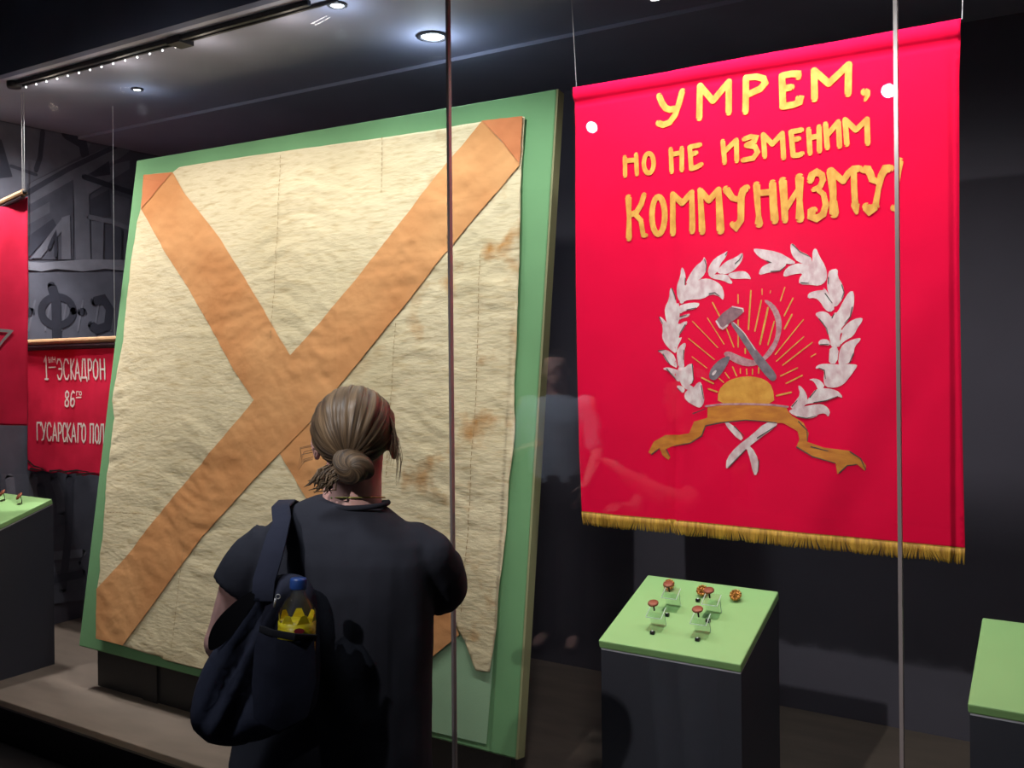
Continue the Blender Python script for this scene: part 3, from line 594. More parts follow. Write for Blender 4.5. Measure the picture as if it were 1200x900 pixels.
g = G(); g.tube([SQ.at(*SQ.loc((30, 401.5)), .01), SQ.at(*SQ.loc((164, 396)), .01)], .016, 10); g.out('rod', M_WOODROD, sq)
for px in (31.5, 137):
    p = SQ.at(*SQ.loc((px, 400)), .01); g = G(); g.tube([p, (p.x, p.y, CEIL-.018)], .0016, 5); g.out('suspension_wire', M_STEEL, sq)

def disp_A(u, v): return .018*math.sin(u*17+1)+.008*fbm(u*3, v*1.5, 3.3, 2)
SA = Surface((-5.2, 2.75, 1.39), (1, 0, 0), (0, 0, 1), disp_A)
sa = empty('star_banner', (-4.9, 2.75, 1.39), label='red banner with a grey outlined star, its corner beside the small podium', cat='banner')
SA.patch('cloth', [(0.0, .0), (.2, .005), (.4, 0), (.575, .0), (.59, .3), (.60, .7), (.602, 1.165), (.4, 1.13), (.2, 1.10), (.0, 1.07)], M_RED2, sa, step=.02, h=0, thick=.0015)
M_STARG = mat('grey_star_paint', (150, 140, 142), .6)
M_DEEP = mat('deep_red_paint', (150, 8, 24), .8)
sc = Vector((.235, .40)); pts = []
for k in range(10):
    an = math.radians(18+36*k); r_ = .27 if k % 2 == 0 else .12; pts.append((sc.x+r_*math.cos(an), sc.y+r_*math.sin(an)))
g = G(); SA.stroke(g, pts+[pts[0]], .016, h=.003, step=.02); g.out('painted_star_outline', M_STARG, sa)
SA.patch('painted_star_centre', smooth_closed([(sc.x+.16*math.cos(k), sc.y-.07+.16*math.sin(k)) for k in (0, .8, 1.6, 2.4, 3.2, 4, 4.8, 5.6)]), M_DEEP, sa, step=.03, h=.0022)
g = G(); g.tube([(-5.22, 2.745, 2.465), (-4.585, 2.745, 2.575)], .016, 10); g.out('rod', M_WOODROD, sa)
g = G(); g.tube([(-5.2, 2.748, 2.445), (-4.60, 2.748, 2.553)], .012, 8); g.out('rod_sleeve', mat('sleeve_dark', (70, 48, 58), .8), sa)
g = G(); g.ball((-4.583, 2.745, 2.575), .013, 8, 6); g.out('rod_knob', M_DARKMETAL, sa)
for x in (-4.592, -4.612): g = G(); g.tube([(x, 2.75, 2.58), (x, 2.75, CEIL)], .0014, 5); g.out('suspension_wire', M_STEEL, sa)

# ------------------------------------------------------------------ podiums with sloping green tops
PF, PB, ZF, ZB = 2.5, 2.87, .888, 1.006
PT = Vector((0, PB-PF, ZB-ZF)).normalized()
def podium(x0, x1, label):
    e = empty('display_podium', ((x0+x1)/2, (PF+PB)/2, CASE_FLOOR), label=label, cat='podium', group='green topped display podiums')
    n = Vector((0, -PT.z, PT.y)); th = .026
    top = [Vector((x0, PF, ZF)), Vector((x1, PF, ZF)), Vector((x1, PB, ZB)), Vector((x0, PB, ZB))]
    bevel(G().prism([p-n*th for p in top], n*th).out('top_slab', M_GREEN_T, e), .004, 2)
    lo = [p-n*(th+.006) for p in top]; ins = .004
    G().prism([p+Vector((ins if i in (0, 3) else -ins, ins if i < 2 else -ins, 0)) for i, p in enumerate(lo)], n*.006).out('reveal_strip', mat('reveal_pale', (205, 205, 215), .4), e)
    x0 += .003; x1 -= .003
    a, b2, c, d = [p.copy() for p in lo]; a.x = d.x = x0; b2.x = c.x = x1; a.y += .004; b2.y += .004
    G().add([(x0, a.y, CASE_FLOOR), (x1, a.y, CASE_FLOOR), (x1, c.y, CASE_FLOOR), (x0, c.y, CASE_FLOOR), a, b2, c, d], [(0,3,2,1),(4,5,6,7),(0,1,5,4),(1,2,6,5),(2,3,7,6),(3,0,4,7)]).out('body', M_PODIUM, e)
    return e
podium(-1.254, -.822, 'dark podium with sloping green top holding seven small badges under the red banner')
podium(-.262, .172, 'dark podium with an empty sloping green top to the right of the banner')
podium(-5.0, -4.575, 'dark podium with sloping green top below the star banner at the mural end')
SPd = Surface((-1.254, PF, ZF), (1, 0, 0), PT)
M_BROWN = mat('brown_copper', (150, 84, 60), .45, metal=.3, var=.3, vscale=200)
M_GOLDM = mat('gilt_metal', (214, 160, 82), .35, metal=.7, var=.4, vscale=150, rgb2=(130, 70, 30))
M_STUD = mat('black_stud', (24, 24, 28), .25)
M_DOT = mat('white_dot', (220, 225, 230), .3)
M_ACR = pane_mat('clear_acrylic', (.93, .97, .95), .02, 1.49)
M_ACRE = mat('acrylic_edge', (214, 232, 222), .25)
def on_pod(px): return SPd.at(*SPd.loc(px))
def acrylic(base, label, grp):
    """Z-shaped clear acrylic riser: foot plate, upright, tilted shelf"""
    b = Vector(base); e = empty('acrylic_stand', b, label=label, cat='stand', group=grp)
    w, t = .024, .0022
    def plate(name, p, q, m):                              # strip from p to q (y,z offsets along slope), width 2w
        P0 = b+PT*p[0]+SPd.n*p[1]; P1 = b+PT*q[0]+SPd.n*q[1]; d = (P1-P0).normalized(); nn = Vector((1, 0, 0)).cross(d).normalized()*t
        X = Vector((w, 0, 0)); o = G().prism([P0-X, P0+X, P1+X, P1-X], nn).out(name, m, e)
        return P0, P1
    plate('foot_plate', (-.022, .0005), (.02, .0005), M_ACR)
    plate('upright', (.02, .0005), (.02, .040), M_ACR)
    P0, P1 = plate('shelf', (-.010, .040), (.034, .052), M_ACR)
    g = G()
    X = Vector((w, 0, 0))
    for p, q_ in ((P0-X, P0+X), (P0+X, P1+X), (P0-X, P1-X)): g.tube([p, q_], .0013, 5)
    u0 = b+PT*.02+SPd.n*.0005; u1 = b+PT*.02+SPd.n*.04
    g.tube([u0+X, u1+X], .0010, 5); g.out('polished_edge', M_ACRE, e)
    return (P0+P1)/2
def badge(p, label, grp, tilt=.35):
    e = empty('screw_back_badge', p, label=label, cat='badge', group=grp)
    p = Vector(p); ax = Vector((0, -math.sin(tilt), math.cos(tilt)))
    G().lathe(p, [(.0025, .002), (.0028, .018), (.0045, .020), (.003, .024)], 10, ax).out('screw_post', mat('post_dark', (70, 50, 40), .4, metal=.5), e, True)
    G().lathe(p+ax*.023, [(.010, 0), (.0155, .002), (.0165, .005), (.0155, .0075), (.011, .009), (.004, .0095)], 20, ax).out('disc', M_BROWN, e, True)
    return e
for (bx, by), wh in (((786.7, 713), 'just before a gilt star cockade at the podium back'), ((834, 721), 'just before the gilt wreath cockade'), ((769, 736), 'at the podium front on the board side'), ((821, 744), 'at the podium front in line with the wreath cockade')):
    base = on_pod((bx, by)); sh = acrylic(base, 'small clear acrylic stand '+wh, 'acrylic badge stands')
    badge(sh+Vector((-.004, 0, .003)), 'round brown badge on stand '+wh, 'brown badges on acrylic stands')
def star_badge(p, label, grp=None):
    p = Vector(p); e = empty('gilt_cockade', p, label=label, cat='badge', group=grp)
    ax = Vector((0, -.75, .66)).normalized(); qd = ax.to_track_quat('Z', 'Y')
    g = G()
    for k in range(11):
        an = 2*math.pi*k/11; c = p+qd @ Vector((.0145*math.cos(an), .0145*math.sin(an), .006)); g.ball(c, (.0052, .0052, .0052), 8, 6)
    g.lathe(p, [(.009, .0), (.015, .002), (.0165, .005), (.012, .007)], 18, ax)
    g.out('scalloped_rim', M_GOLDM, e, True)
    V = [qd @ Vector((0, 0, .013))+p]
    for k in range(10):
        an = math.pi/2+math.pi*k/5; r_ = .0125 if k % 2 == 0 else .0055; V.append(p+qd @ Vector((r_*math.cos(an), r_*math.sin(an), .008)))
    make('star', V, [(0, k+1, (k+1) % 10+1) for k in range(10)], M_GOLDM, e)
for (bx, by), lb in (((785, 690), 'gilt star cockade directly behind a brown badge on the podium'), ((824, 697), 'gilt wreath cockade in the middle of the podium back row'), ((863, 702.5), 'gilt star cockade alone near the podium corner')):
    star_badge(on_pod((bx, by))+SPd.n*.012-PT*.0, lb)
for px, wh in [((781.7, 722), 'between the two acrylic stands on the board side'), ((818, 705), 'touching the gilt wreath cockade'), ((764.7, 743), 'before the front acrylic stand on the board side'), ((829.7, 729), 'between the two acrylic stands in line with the wreath cockade'), ((817.5, 751), 'before the front acrylic stand in line with the wreath cockade')]:
    p = on_pod(px); e = empty('magnet_stud', p, label='tiny black stud '+wh, cat='stud', group='black studs on the podium')
    bevel(G().box((p.x-.007, p.y-.006, p.z+.001-.002), (p.x+.007, p.y+.006, p.z+.009)).out('body', M_STUD, e), .002, 2)
    G().ball(p+Vector((0, -.002, .0095)), (.003, .003, .0015), 8, 6).out('dot', M_DOT, e)
SP3 = Surface((-5.0, PF, ZF), (1, 0, 0), PT)
for (px, h_, lb) in (((24, 590), .035, 'brown badge on a thin wire mount on the podium below the star banner'), ((4, 586), .035, 'brown badge at the frame edge on the podium below the star banner')):
    p = SP3.at(*SP3.loc(px)); e = empty('mounted_badge', p, label=lb, cat='badge')
    G().tube([p+Vector((.012, 0, 0)), p+Vector((.010, 0, h_*.6)), p+Vector((0, 0, h_))], .0016, 6).out('wire_mount', M_DARKMETAL, e)
    G().lathe(p+Vector((0, -.002, h_)), [(.008, 0), (.020, .003), (.022, .006), (.018, .010), (.006, .012)], 18, (-.2, -.7, .6)).out('disc', M_BROWN, e, True)

# ------------------------------------------------------------------ ceiling fittings inside the case
tr = empty('light_track', (-3.6, 2.62, CEIL), label='slim dark light track with a row of tiny LEDs on the case ceiling', cat='light track')
bevel(G().box((-4.45, 2.605, CEIL-.022), (-2.50, 2.625, CEIL)).out('rail', M_DARKMETAL, tr), .004, 2)
rl = bevel(G().box((-4.46, 2.655, CEIL-.014), (-2.40, 2.668, CEIL)).out('rail', M_DARKMETAL, tr), .004, 2)
G().lathe((-4.455, 2.62, CEIL-.03), [(.03, 0), (.034, .01), (.034, .03)], 16).out('end_cap', M_DARKMETAL, tr, True)
G().box((-3.30, 2.600, CEIL-.03), (-3.22, 2.675, CEIL)).out('connector', M_DARKMETAL, tr)
M_LED = mat('led_glow', (255, 255, 255), .4, emit=(1, .98, 1), estr=6)
for x in (-4.3, -3.75, -3.2, -2.7):                        # the LEDs' own spill on the ceiling
    l = bpy.data.lights.new('led_spill', 'POINT'); l.energy = .7; l.color = (1, .84, .70); l.shadow_soft_size = .02
    o = bpy.data.objects.new('led_spill', l); COL.objects.link(o); o.location = (x, 2.70, CEIL-.12)
for i in range(14):
    x = -4.43+i*.085; G().ball((x, 2.665, CEIL-.018), (.0042, .004, .004), 8, 6).out('led', M_LED, rl)
def downlight(x, y, label, strength, aim, r=.042):
    z = CEIL if y < 3.48 else CEIL-.018
    e = empty('downlight', (x, y, z), label=label, cat='light')
    G().lathe((x, y, z-.006), [(r*1.45, .006), (r*1.5, .0), (r*1.15, -.004), (r*1.05, .004), (r*1.05, .006)], 24).out('bezel', mat('bezel_dark', (60, 60, 66), .4), e, True)
    G().lathe((x, y, z-.004), [(r*.3, -.004), (r*.8, -.003), (r, .003)], 20).out('lens', mat('lamp_glow_%d' % strength, (255, 255, 255), .4, emit=(.85, .95, 1), estr=strength), e)
    l = bpy.data.lights.new('downlight_spill', 'POINT'); l.energy = strength*.035; l.color = (.72, .84, 1); l.shadow_soft_size = .03
    o = bpy.data.objects.new('downlight_spill', l); COL.objects.link(o); o.location = (x, y, z-.10)
downlight(-2.354, 3.196, 'brightly glaring round spotlight in the case ceiling above the board', 60, None, .046)
downlight(-2.444, 2.706, 'small recessed round ceiling light near the glass in front of the board', 25, None, .026)
downlight(-4.06, 3.02, 'faint recessed round ceiling light near the LED track end', 12, None, .02)

# ------------------------------------------------------------------ hall spotlights (the first two show as glints; the last three are added for their light)
M_LAMPW = mat('spot_lens_glow', (255, 255, 255), .4, emit=(1, .97, .95), estr=40)
for (l, t, p, c, sz), lb in zip(HALL, ('black cylindrical spotlight hanging from the hall ceiling facing the board', 'black cylindrical spotlight hanging from the hall ceiling facing the red banner', 'black cylindrical spotlight hanging from the hall ceiling above the visitor', 'added black cylindrical spotlight brightening the person in the blue grey shirt', 'added black cylindrical spotlight washing the hall rear wall for fill, behind the board side', 'added black cylindrical spotlight washing the hall rear wall for fill, behind the banner side')):
    l = Vector(l); d = (Vector(t)-l).normalized(); e = empty('track_spotlight', (l.x, l.y, 3.7), label=lb, cat='spotlight')
    G().lathe(l-d*.16, [(.03, 0), (.045, .01), (.045, .12), (.048, .125)], 20, d).out('housing', M_BLACK, e, True)
    G().lathe(l-d*.034, [(.040, 0), (.038, .002)], 20, d).out('lens', M_LAMPW, e)
    G().tube([l-d*.10, (l.x-d.x*.1, l.y-d.y*.1, 3.7)], .012, 10).out('stem', M_BLACK, e)

# ------------------------------------------------------------------ people
def remesh(name, g, m, parent, vox, it=6, disp=None):
    tmp = bpy.data.meshes.new('tmp'); tmp.from_pydata([tuple(v) for v in g.v], [], g.f); tmp.update()
    bm = bmesh.new(); bm.from_mesh(tmp); bmesh.ops.recalc_face_normals(bm, faces=bm.faces); bm.to_mesh(tmp); bm.free()
    o = bpy.data.objects.new('tmp', tmp); COL.objects.link(o)
    r = o.modifiers.new('r', 'REMESH'); r.mode = 'VOXEL'; r.voxel_size = vox; r.use_smooth_shade = True
    s = o.modifiers.new('s', 'SMOOTH'); s.factor = .5; s.iterations = it
    dg = bpy.context.evaluated_depsgraph_get(); me = bpy.data.meshes.new_from_object(o.evaluated_get(dg)); me.name = name
    bpy.data.objects.remove(o); bpy.data.meshes.remove(tmp)
    if disp:
        co = [v.co.copy() for v in me.vertices]; nr = [v.normal.copy() for v in me.vertices]
        for v, c, n in zip(me.vertices, co, nr): v.co = c+n*disp(c)
    me.materials.clear(); me.materials.append(m); me.polygons.foreach_set('use_smooth', [True]*len(me.polygons))
    q = bpy.data.objects.new(name, me); COL.objects.link(q); q.parent = parent
    return q
def limb(g, pts, rad, flat=1, seg=14, ref=None):
    """tapering limb with rounded joints"""
    g.tube(pts, rad, seg, flat=flat, ref=ref)
    for p, r in zip(pts, rad): g.ball(p, r*(.985 if flat == 1 else min(1, flat)*.97), seg, 8)
def hand(g, wrist, fwd, palm_n, side, s=1.0, curl=.5):
    """palm, four unequal bent fingers and a thumb leaving the side of the palm; side = direction of the thumb"""
    w = Vector(wrist); f = Vector(fwd).normalized(); n = Vector(palm_n); n = (n-f*n.dot(f)).normalized(); sd = f.cross(n)
    if sd.dot(Vector(side)) < 0: sd = -sd
    g.tube([w-f*.01, w+f*.03*s, w+f*.07*s, w+f*.09*s], [.028*s, .036*s, .041*s, .036*s], 14, flat=.38, ref=sd)
    for k, (off, ln) in enumerate(((.030, .072), (.010, .080), (-.010, .075), (-.029, .058))):
        p = w+f*.085*s+sd*off*s; d = f; P_ = [p-f*.02]; R = [.0092*s]
        for j, fr in enumerate((.45, .32, .23)):
            a = curl*(.5+.45*j); d = (f*math.cos(a*1.0)+n*math.sin(a*1.0)).normalized(); p = p+d*ln*fr*s; P_.append(p); R.append((.0088-.0008*j)*s)
        limb(g, P_, R, seg=10)
    p = w+f*.025*s+sd*.028*s; d1 = (f*.6+sd*.75+n*.25).normalized(); d2 = (f*.85+sd*.3+n*.4).normalized()
    limb(g, [p, p+d1*.035*s, p+d1*.035*s+d2*.032*s, p+d1*.035*s+d2*.056*s], [.0125*s, .0108*s, .0095*s, .008*s], seg=10)
M_SKIN = mat('skin', (214, 168, 160), .55, var=.08, vscale=30); M_SKIN.node_tree.nodes['Principled BSDF'].inputs['Subsurface Weight'].default_value = .08
M_SKIN.node_tree.nodes['Principled BSDF'].inputs['Subsurface Radius'].default_value = (.012, .004, .002)
M_TEE = mat('black_tshirt', (50, 52, 62), .9, spec=.15, var=.12, vscale=6, bump=.35, bscale=9)
M_JEAN = mat('light_denim', (150, 170, 200), .85, var=.2, vscale=25, bump=.2, bscale=120)
M_SHOE = mat('white_shoe', (210, 208, 204), .6)
M_HAIRB = None
def hair_mat(name, c0, c1):
    m = bpy.data.materials.new(name); m.use_nodes = True; nt = m.node_tree; N = nt.nodes; L = nt.links; bs = N['Principled BSDF']
    uv = N.new('ShaderNodeUVMap'); uv.uv_map = 'strand'
    mp = N.new('ShaderNodeMapping'); mp.inputs['Scale'].default_value = (90, 2.2, 1); n = N.new('ShaderNodeTexNoise'); n.inputs['Scale'].default_value = 1; n.inputs['Detail'].default_value = 5
    mp2 = N.new('ShaderNodeMapping'); mp2.inputs['Scale'].default_value = (22, 1.2, 1); n2 = N.new('ShaderNodeTexNoise'); n2.inputs['Scale'].default_value = 1
    L.new(uv.outputs[0], mp.inputs[0]); L.new(mp.outputs[0], n.inputs['Vector']); L.new(uv.outputs[0], mp2.inputs[0]); L.new(mp2.outputs[0], n2.inputs['Vector'])
    ad = N.new('ShaderNodeMath'); ad.operation = 'ADD'; L.new(n.outputs['Fac'], ad.inputs[0]); L.new(n2.outputs['Fac'], ad.inputs[1])
    hf = N.new('ShaderNodeMath'); hf.operation = 'MULTIPLY'; hf.inputs[1].default_value = .5; L.new(ad.outputs[0], hf.inputs[0])
    r = N.new('ShaderNodeValToRGB'); r.color_ramp.elements[0].position = .38; r.color_ramp.elements[1].position = .64
    r.color_ramp.elements[0].color = (*srgb(c0), 1); r.color_ramp.elements[1].color = (*srgb(c1), 1); L.new(hf.outputs[0], r.inputs[0]); L.new(r.outputs[0], bs.inputs['Base Color'])
    bs.inputs['Roughness'].default_value = .42; bs.inputs['Specular IOR Level'].default_value = .4
    bp = N.new('ShaderNodeBump'); bp.inputs['Strength'].default_value = .6; bp.inputs['Distance'].default_value = .004; L.new(n.outputs['Fac'], bp.inputs['Height']); L.new(bp.outputs[0], bs.inputs['Normal'])
    return m
M_HAIR = hair_mat('dark_blonde_hair', (46, 38, 33), (132, 109, 84))
M_EYE = mat('eye_white', (235, 232, 228), .2)
M_IRIS = mat('iris_brown', (60, 44, 32), .2)

def hair_shell(name, parent, T, center, rad, pole, m, front_cut, amp=.0035, seg=120, rings=60):
    """ellipsoid of hair whose meridians (strands) run together at the pole (the bun)"""
    q = Vector(pole).normalized().to_track_quat('Z', 'Y'); V = []; Fc = []; UV = []
    for i in range(rings+1):
        ph = math.pi*i/rings
        for k in range(seg+1):
            an = 2*math.pi*k/seg; d = q @ Vector((math.sin(ph)*math.cos(an), math.sin(ph)*math.sin(an), math.cos(ph)))
            nn = noise.fractal(Vector((math.cos(an)*9, math.sin(an)*9, ph*.9)), 1, 2, 3)
            r_ = 1+amp/.09*nn*min(1, math.sin(ph)*1.5)
            r_ *= front_cut(d)
            V.append(T(Vector(center)+Vector((d.x*rad[0], d.y*rad[1], d.z*rad[2]))*r_)); UV.append((k/seg, ph/math.pi))
    for i in range(rings):
        for k in range(seg): a = i*(seg+1)+k; Fc.append((a, a+1, a+seg+2, a+seg+1))
    return make(name, V, Fc, m, parent, True, UV)

# --- the visitor: local axes x right, y forward (towards the glass), z up, origin between the feet
VP = Vector((0, 0, 0))+RT*((405-600)/F*1.95)+FW*1.95
vis = empty('person', (VP.x, VP.y, 0), label='person seen from behind in black t-shirt with hair in a low bun', cat='person')
def T(p): p = Vector(p); return RT*p.x+FW*p.y+UP*p.z            # child space (parent sits at VP)
def TW(p): return T(p)+Vector((VP.x, VP.y, 0))                   # world space, for make()
def PL(px, py, dy=0):                                            # photo point at depth dy from the visitor's axis -> local x, z
    p = hit(px, py, VP+FW*dy, FW); d = p-VP; return Vector((d.dot(RT), dy, p.z))
class LG(G):                                                     # buffer filled in local coordinates
    def world(s): s.v = [T(v) for v in s.v]; return s
g = LG()
# head: skull, jaw, nose, lips, ears, neck
g.ball((.018, .015, 1.590), (.072, .090, .086), 24, 16); g.ball((.018, .050, 1.530), (.052, .055, .066), 20, 12); g.ball((.018, .082, 1.492), (.026, .022, .022), 12, 8)
g.tube([(.018, .098, 1.592), (.018, .112, 1.562), (.018, .121, 1.545)], [.008, .011, .012], 10); g.ball((.018, .112, 1.541), (.017, .012, .009), 10, 8)
g.ball((.018, .101, 1.516), (.022, .009, .0055), 12, 8); g.ball((.018, .100, 1.507), (.019, .009, .006), 12, 8)
for sx in (-1, 1):
    g.ball((.018+sx*.080, .005, 1.552), (.009, .019, .031), 12, 10); g.ball((.018+sx*.086, -.004, 1.562), (.006, .013, .018), 10, 8)
    g.ball((.018+sx*.030, .090, 1.590), (.016, .010, .008), 10, 8)
g.tube([(.006, .0, 1.38), (.010, .002, 1.44), (.013, .010, 1.50), (.016, .02, 1.53)], [.070, .062, .059, .058], 18, flat=.98)
# torso, hips, legs
st = [(.80, -.03, .175, .13), (.90, -.03, .185, .135), (1.0, -.025, .165, .12), (1.10, -.02, .155, .112), (1.22, -.012, .165, .115), (1.32, 0, .17, .11), (1.38, .004, .14, .09), (1.42, .01, .085, .068)]
g.tube([(c, 0, z) for z, c, a, b2 in st], [a for z, c, a, b2 in st], 24, flat=[b2/a for z, c, a, b2 in st], ref=(1, 0, 0))
for sx in (-1, 1): limb(g, [(-.03+sx*.09, 0, .84), (-.03+sx*.09, .01, .46), (-.03+sx*.09, -.015, .09)], [.085, .058, .04])
for sx in (-1, 1): limb(g, [(-.03+sx*.09, -.02, .06), (-.03+sx*.10, .12, .045)], [.04, .035])
# arms: the left hangs out and folds forward, the right is raised forward; both hands meet in front of the chest
limb(g, [(-.155, 0, 1.345), (-.222, .006, 1.262), (-.263, .02, 1.145), (-.21, .12, 1.10), (-.13, .235, 1.13), (-.105, .27, 1.145)], [.046, .047, .044, .041, .032, .027])
limb(g, [(.155, 0, 1.34), (.176, .06, 1.27), (.184, .155, 1.205), (.15, .25, 1.23), (.10, .32, 1.28), (.085, .345, 1.30)], [.046, .046, .043, .040, .032, .027])
hand(g, (-.105, .27, 1.145), (.75, .6, .25), (.1, -.4, -.9), (0, .3, 1), .92, .45)
hand(g, (.085, .345, 1.30), (-.7, .25, .45), (-.2, .2, -.95), (0, -.6, .8), .92, .55)
g.v = [T(v) for v in g.v]
body = remesh('body', g, M_SKIN, vis, .0065, 5)
for sx in (-1, 1):
    ey = G().ball(TW((.018+sx*.030, .0925, 1.590)), .0105, 12, 8).out('eye', M_EYE, vis, True)
    G().ball(TW((.018+sx*.030, .1005, 1.590)), .005, 10, 6).out('iris', M_IRIS, ey, True)
# hair: cap drawn back to the bun, bun, loose tuft, wisps
def fc(d):
    front = max(0, min(1, (d.y-.25)/.35))*max(0, min(1, (.55-d.z)/.35)); low = max(0, min(1, (-.42-d.z)/.25))
    return 1-.30*front-.22*low*max(0, min(1, (d.y+.5)/.4))
hair_shell('hair', vis, TW, (.014, .008, 1.590), (.086, .106, .0905), (.02, -.80, -.60), M_HAIR, fc)
V = []; Fc = []; UV = []; sg, rn = 64, 36
for i in range(rn+1):
    ph = math.pi*i/rn
    for k in range(sg+1):
        an = 2*math.pi*k/sg; tw = an+ph*1.3
        r_ = 1+.10*math.sin(3*tw+1)*math.sin(ph)+.05*math.sin(7*tw)*math.sin(ph)
        p = Vector((math.sin(ph)*math.cos(an)*.040*r_, -math.cos(ph)*.030, math.sin(ph)*math.sin(an)*.033*r_)); p = Matrix.Rotation(.35, 3, 'Y') @ p
        V.append(TW(p+Vector((.028, -.088, 1.524)))); UV.append(((k/sg+ph*.2), ph/math.pi))
for i in range(rn):
    for k in range(sg): a = i*(sg+1)+k; Fc.append((a, a+1, a+sg+2, a+sg+1))
make('hair_bun', V, Fc, M_HAIR, vis, True, UV)
rr = random.Random(11)
def strand_obj(name, chains, rad):
    g = G()
    for ch in chains: g.tube([TW(p) for p in ch], [rad]*(len(ch)-1)+[rad*.3], 5)
    o = g.out(name, M_HAIR, vis, True); l = o.data.uv_layers.new(name='strand')
    for lp in o.data.loops: l.data[lp.index].uv = (lp.vertex_index*.013 % 1, .3)
    return tag(o, kind='stuff')
ch = []
for i in range(46):
    x0 = rr.uniform(-.035, .005); z0 = rr.uniform(1.495, 1.52); ch.append([(x0+.012, -.080, z0+.008), (x0-.006, -.092, z0), (x0-.014+rr.uniform(-.008, .008), -.094+rr.uniform(-.006, .004), z0-.013+rr.uniform(-.008, .004)), (x0-.022+rr.uniform(-.012, .010), -.092, z0-.022+rr.uniform(-.008, .006))])
strand_obj('hair_tuft', ch, .0022)
ch = []
for i in range(26):
    z0 = rr.uniform(1.58, 1.645); x0 = .018+.082*math.sqrt(max(0, 1-((z0-1.59)/.0905)**2)); e = rr.uniform(.006, .022)
    ch.append([(x0-.004, -.02, z0), (x0+e*.6, -.025, z0-.03), (x0+e, -.03, z0-.065), (x0+e*.7+rr.uniform(-.006, .006), -.03, z0-.10-rr.uniform(0, .02))])
for i in range(8):
    z0 = rr.uniform(1.53, 1.56); ch.append([(-.066, -.02, z0), (-.080-rr.uniform(0, .01), -.03, z0-.004), (-.086-rr.uniform(0, .012), -.03, z0-.022)])
strand_obj('hair_wisp', ch, .0006)
# t-shirt
g = LG()
st = [(.80, -.036, .208, .162), (.90, -.036, .210, .160), (1.0, -.026, .200, .148), (1.10, -.018, .192, .142), (1.20, -.010, .190, .140), (1.28, -.004, .188, .136), (1.335, 0, .186, .126), (1.372, .003, .172, .110), (1.400, .006, .142, .094), (1.422, .010, .106, .080), (1.440, .014, .074, .070)]
g.tube([(c, -.006, z) for z, c, a, b2 in st], [a for z, c, a, b2 in st], 32, flat=[b2/a for z, c, a, b2 in st], ref=(1, 0, 0))
limb(g, [(-.140, -.004, 1.348), (-.168, 0, 1.332)], [.050, .058]); g.tube([(-.150, 0, 1.358), (-.180, 0, 1.325), (-.205, .003, 1.295), (-.222, .006, 1.262)], [.056, .063, .062, .061], 20)
limb(g, [(.140, -.004, 1.348), (.165, .0, 1.328), (.178, .03, 1.290), (.186, .06, 1.250)], [.050, .058, .062, .062]); g.tube([(.176, .03, 1.295), (.184, .07, 1.255), (.186, .12, 1.225)], [.066, .064, .060], 20)
g.v = [T(v) for v in g.v]
def wr(c):
    x = c.dot(RT); z = c.z
    d = .0035*fbm(x*7, z*5, c.dot(FW)*5, 3)
    d += .005*fbm(x*16, z*5+x*6, 4.4, 2)*(1 if abs(x) > .10 else .35)*(1 if z < 1.4 else .3)
    return d
tee = remesh('t_shirt', g, M_TEE, vis, .007, 5, wr)
g = G(); pts = []
for k in range(33):
    an = 2*math.pi*k/32; pts.append(TW((.0165+.069*math.cos(an), -.004+.070*math.sin(an), 1.438-.012*max(0, math.sin(an)))))
g.tube(pts, .006, 8, cap=False); g.out('neckband', M_TEE, vis, True)
M_CHAIN = mat('green_gold_chain', (150, 150, 70), .4, metal=.4)
g = G(); pts = [TW((.018+.060*math.cos(2*math.pi*k/32), .003+.062*math.sin(2*math.pi*k/32), 1.447-.010*math.sin(2*math.pi*k/32))) for k in range(33)]
g.tube(pts, .0016, 6, cap=False); nk = g.out('necklace', M_CHAIN, vis, True)
for k in range(5): G().ball(TW((-.022+.007*k, -.044-.0025*k, 1.4545)), .0034, 8, 6).out('bead', mat('green_bead', (110, 140, 60), .3), nk, True)
g = LG()
g.tube([(-.03, 0, .96), (-.03, 0, .88), (-.03, 0, .80)], [.186, .196, .190], 24, flat=.74, ref=(1, 0, 0))
for sx in (-1, 1): limb(g, [(-.03+sx*.092, 0, .84), (-.03+sx*.092, .012, .46), (-.03+sx*.092, -.012, .10)], [.10, .074, .066])
g.v = [T(v) for v in g.v]; remesh('jeans', g, M_JEAN, vis, .012, 4)
for sx in (-1, 1):
    g = LG(); x = -.03+sx*.095
    g.tube([(x, -.075, .05), (x, -.02, .055), (x, .07, .045), (x, .15, .032), (x, .18, .028)], [.035, .042, .044, .040, .026], 16, flat=[1.1, 1.05, .85, .65, .6], ref=(1, 0, 0)); g.tube([(x, -.035, .06), (x, -.03, .12)], [.042, .045], 14)
    g.v = [T(v) for v in g.v]; remesh('shoe', g, M_SHOE, vis, .008, 4)

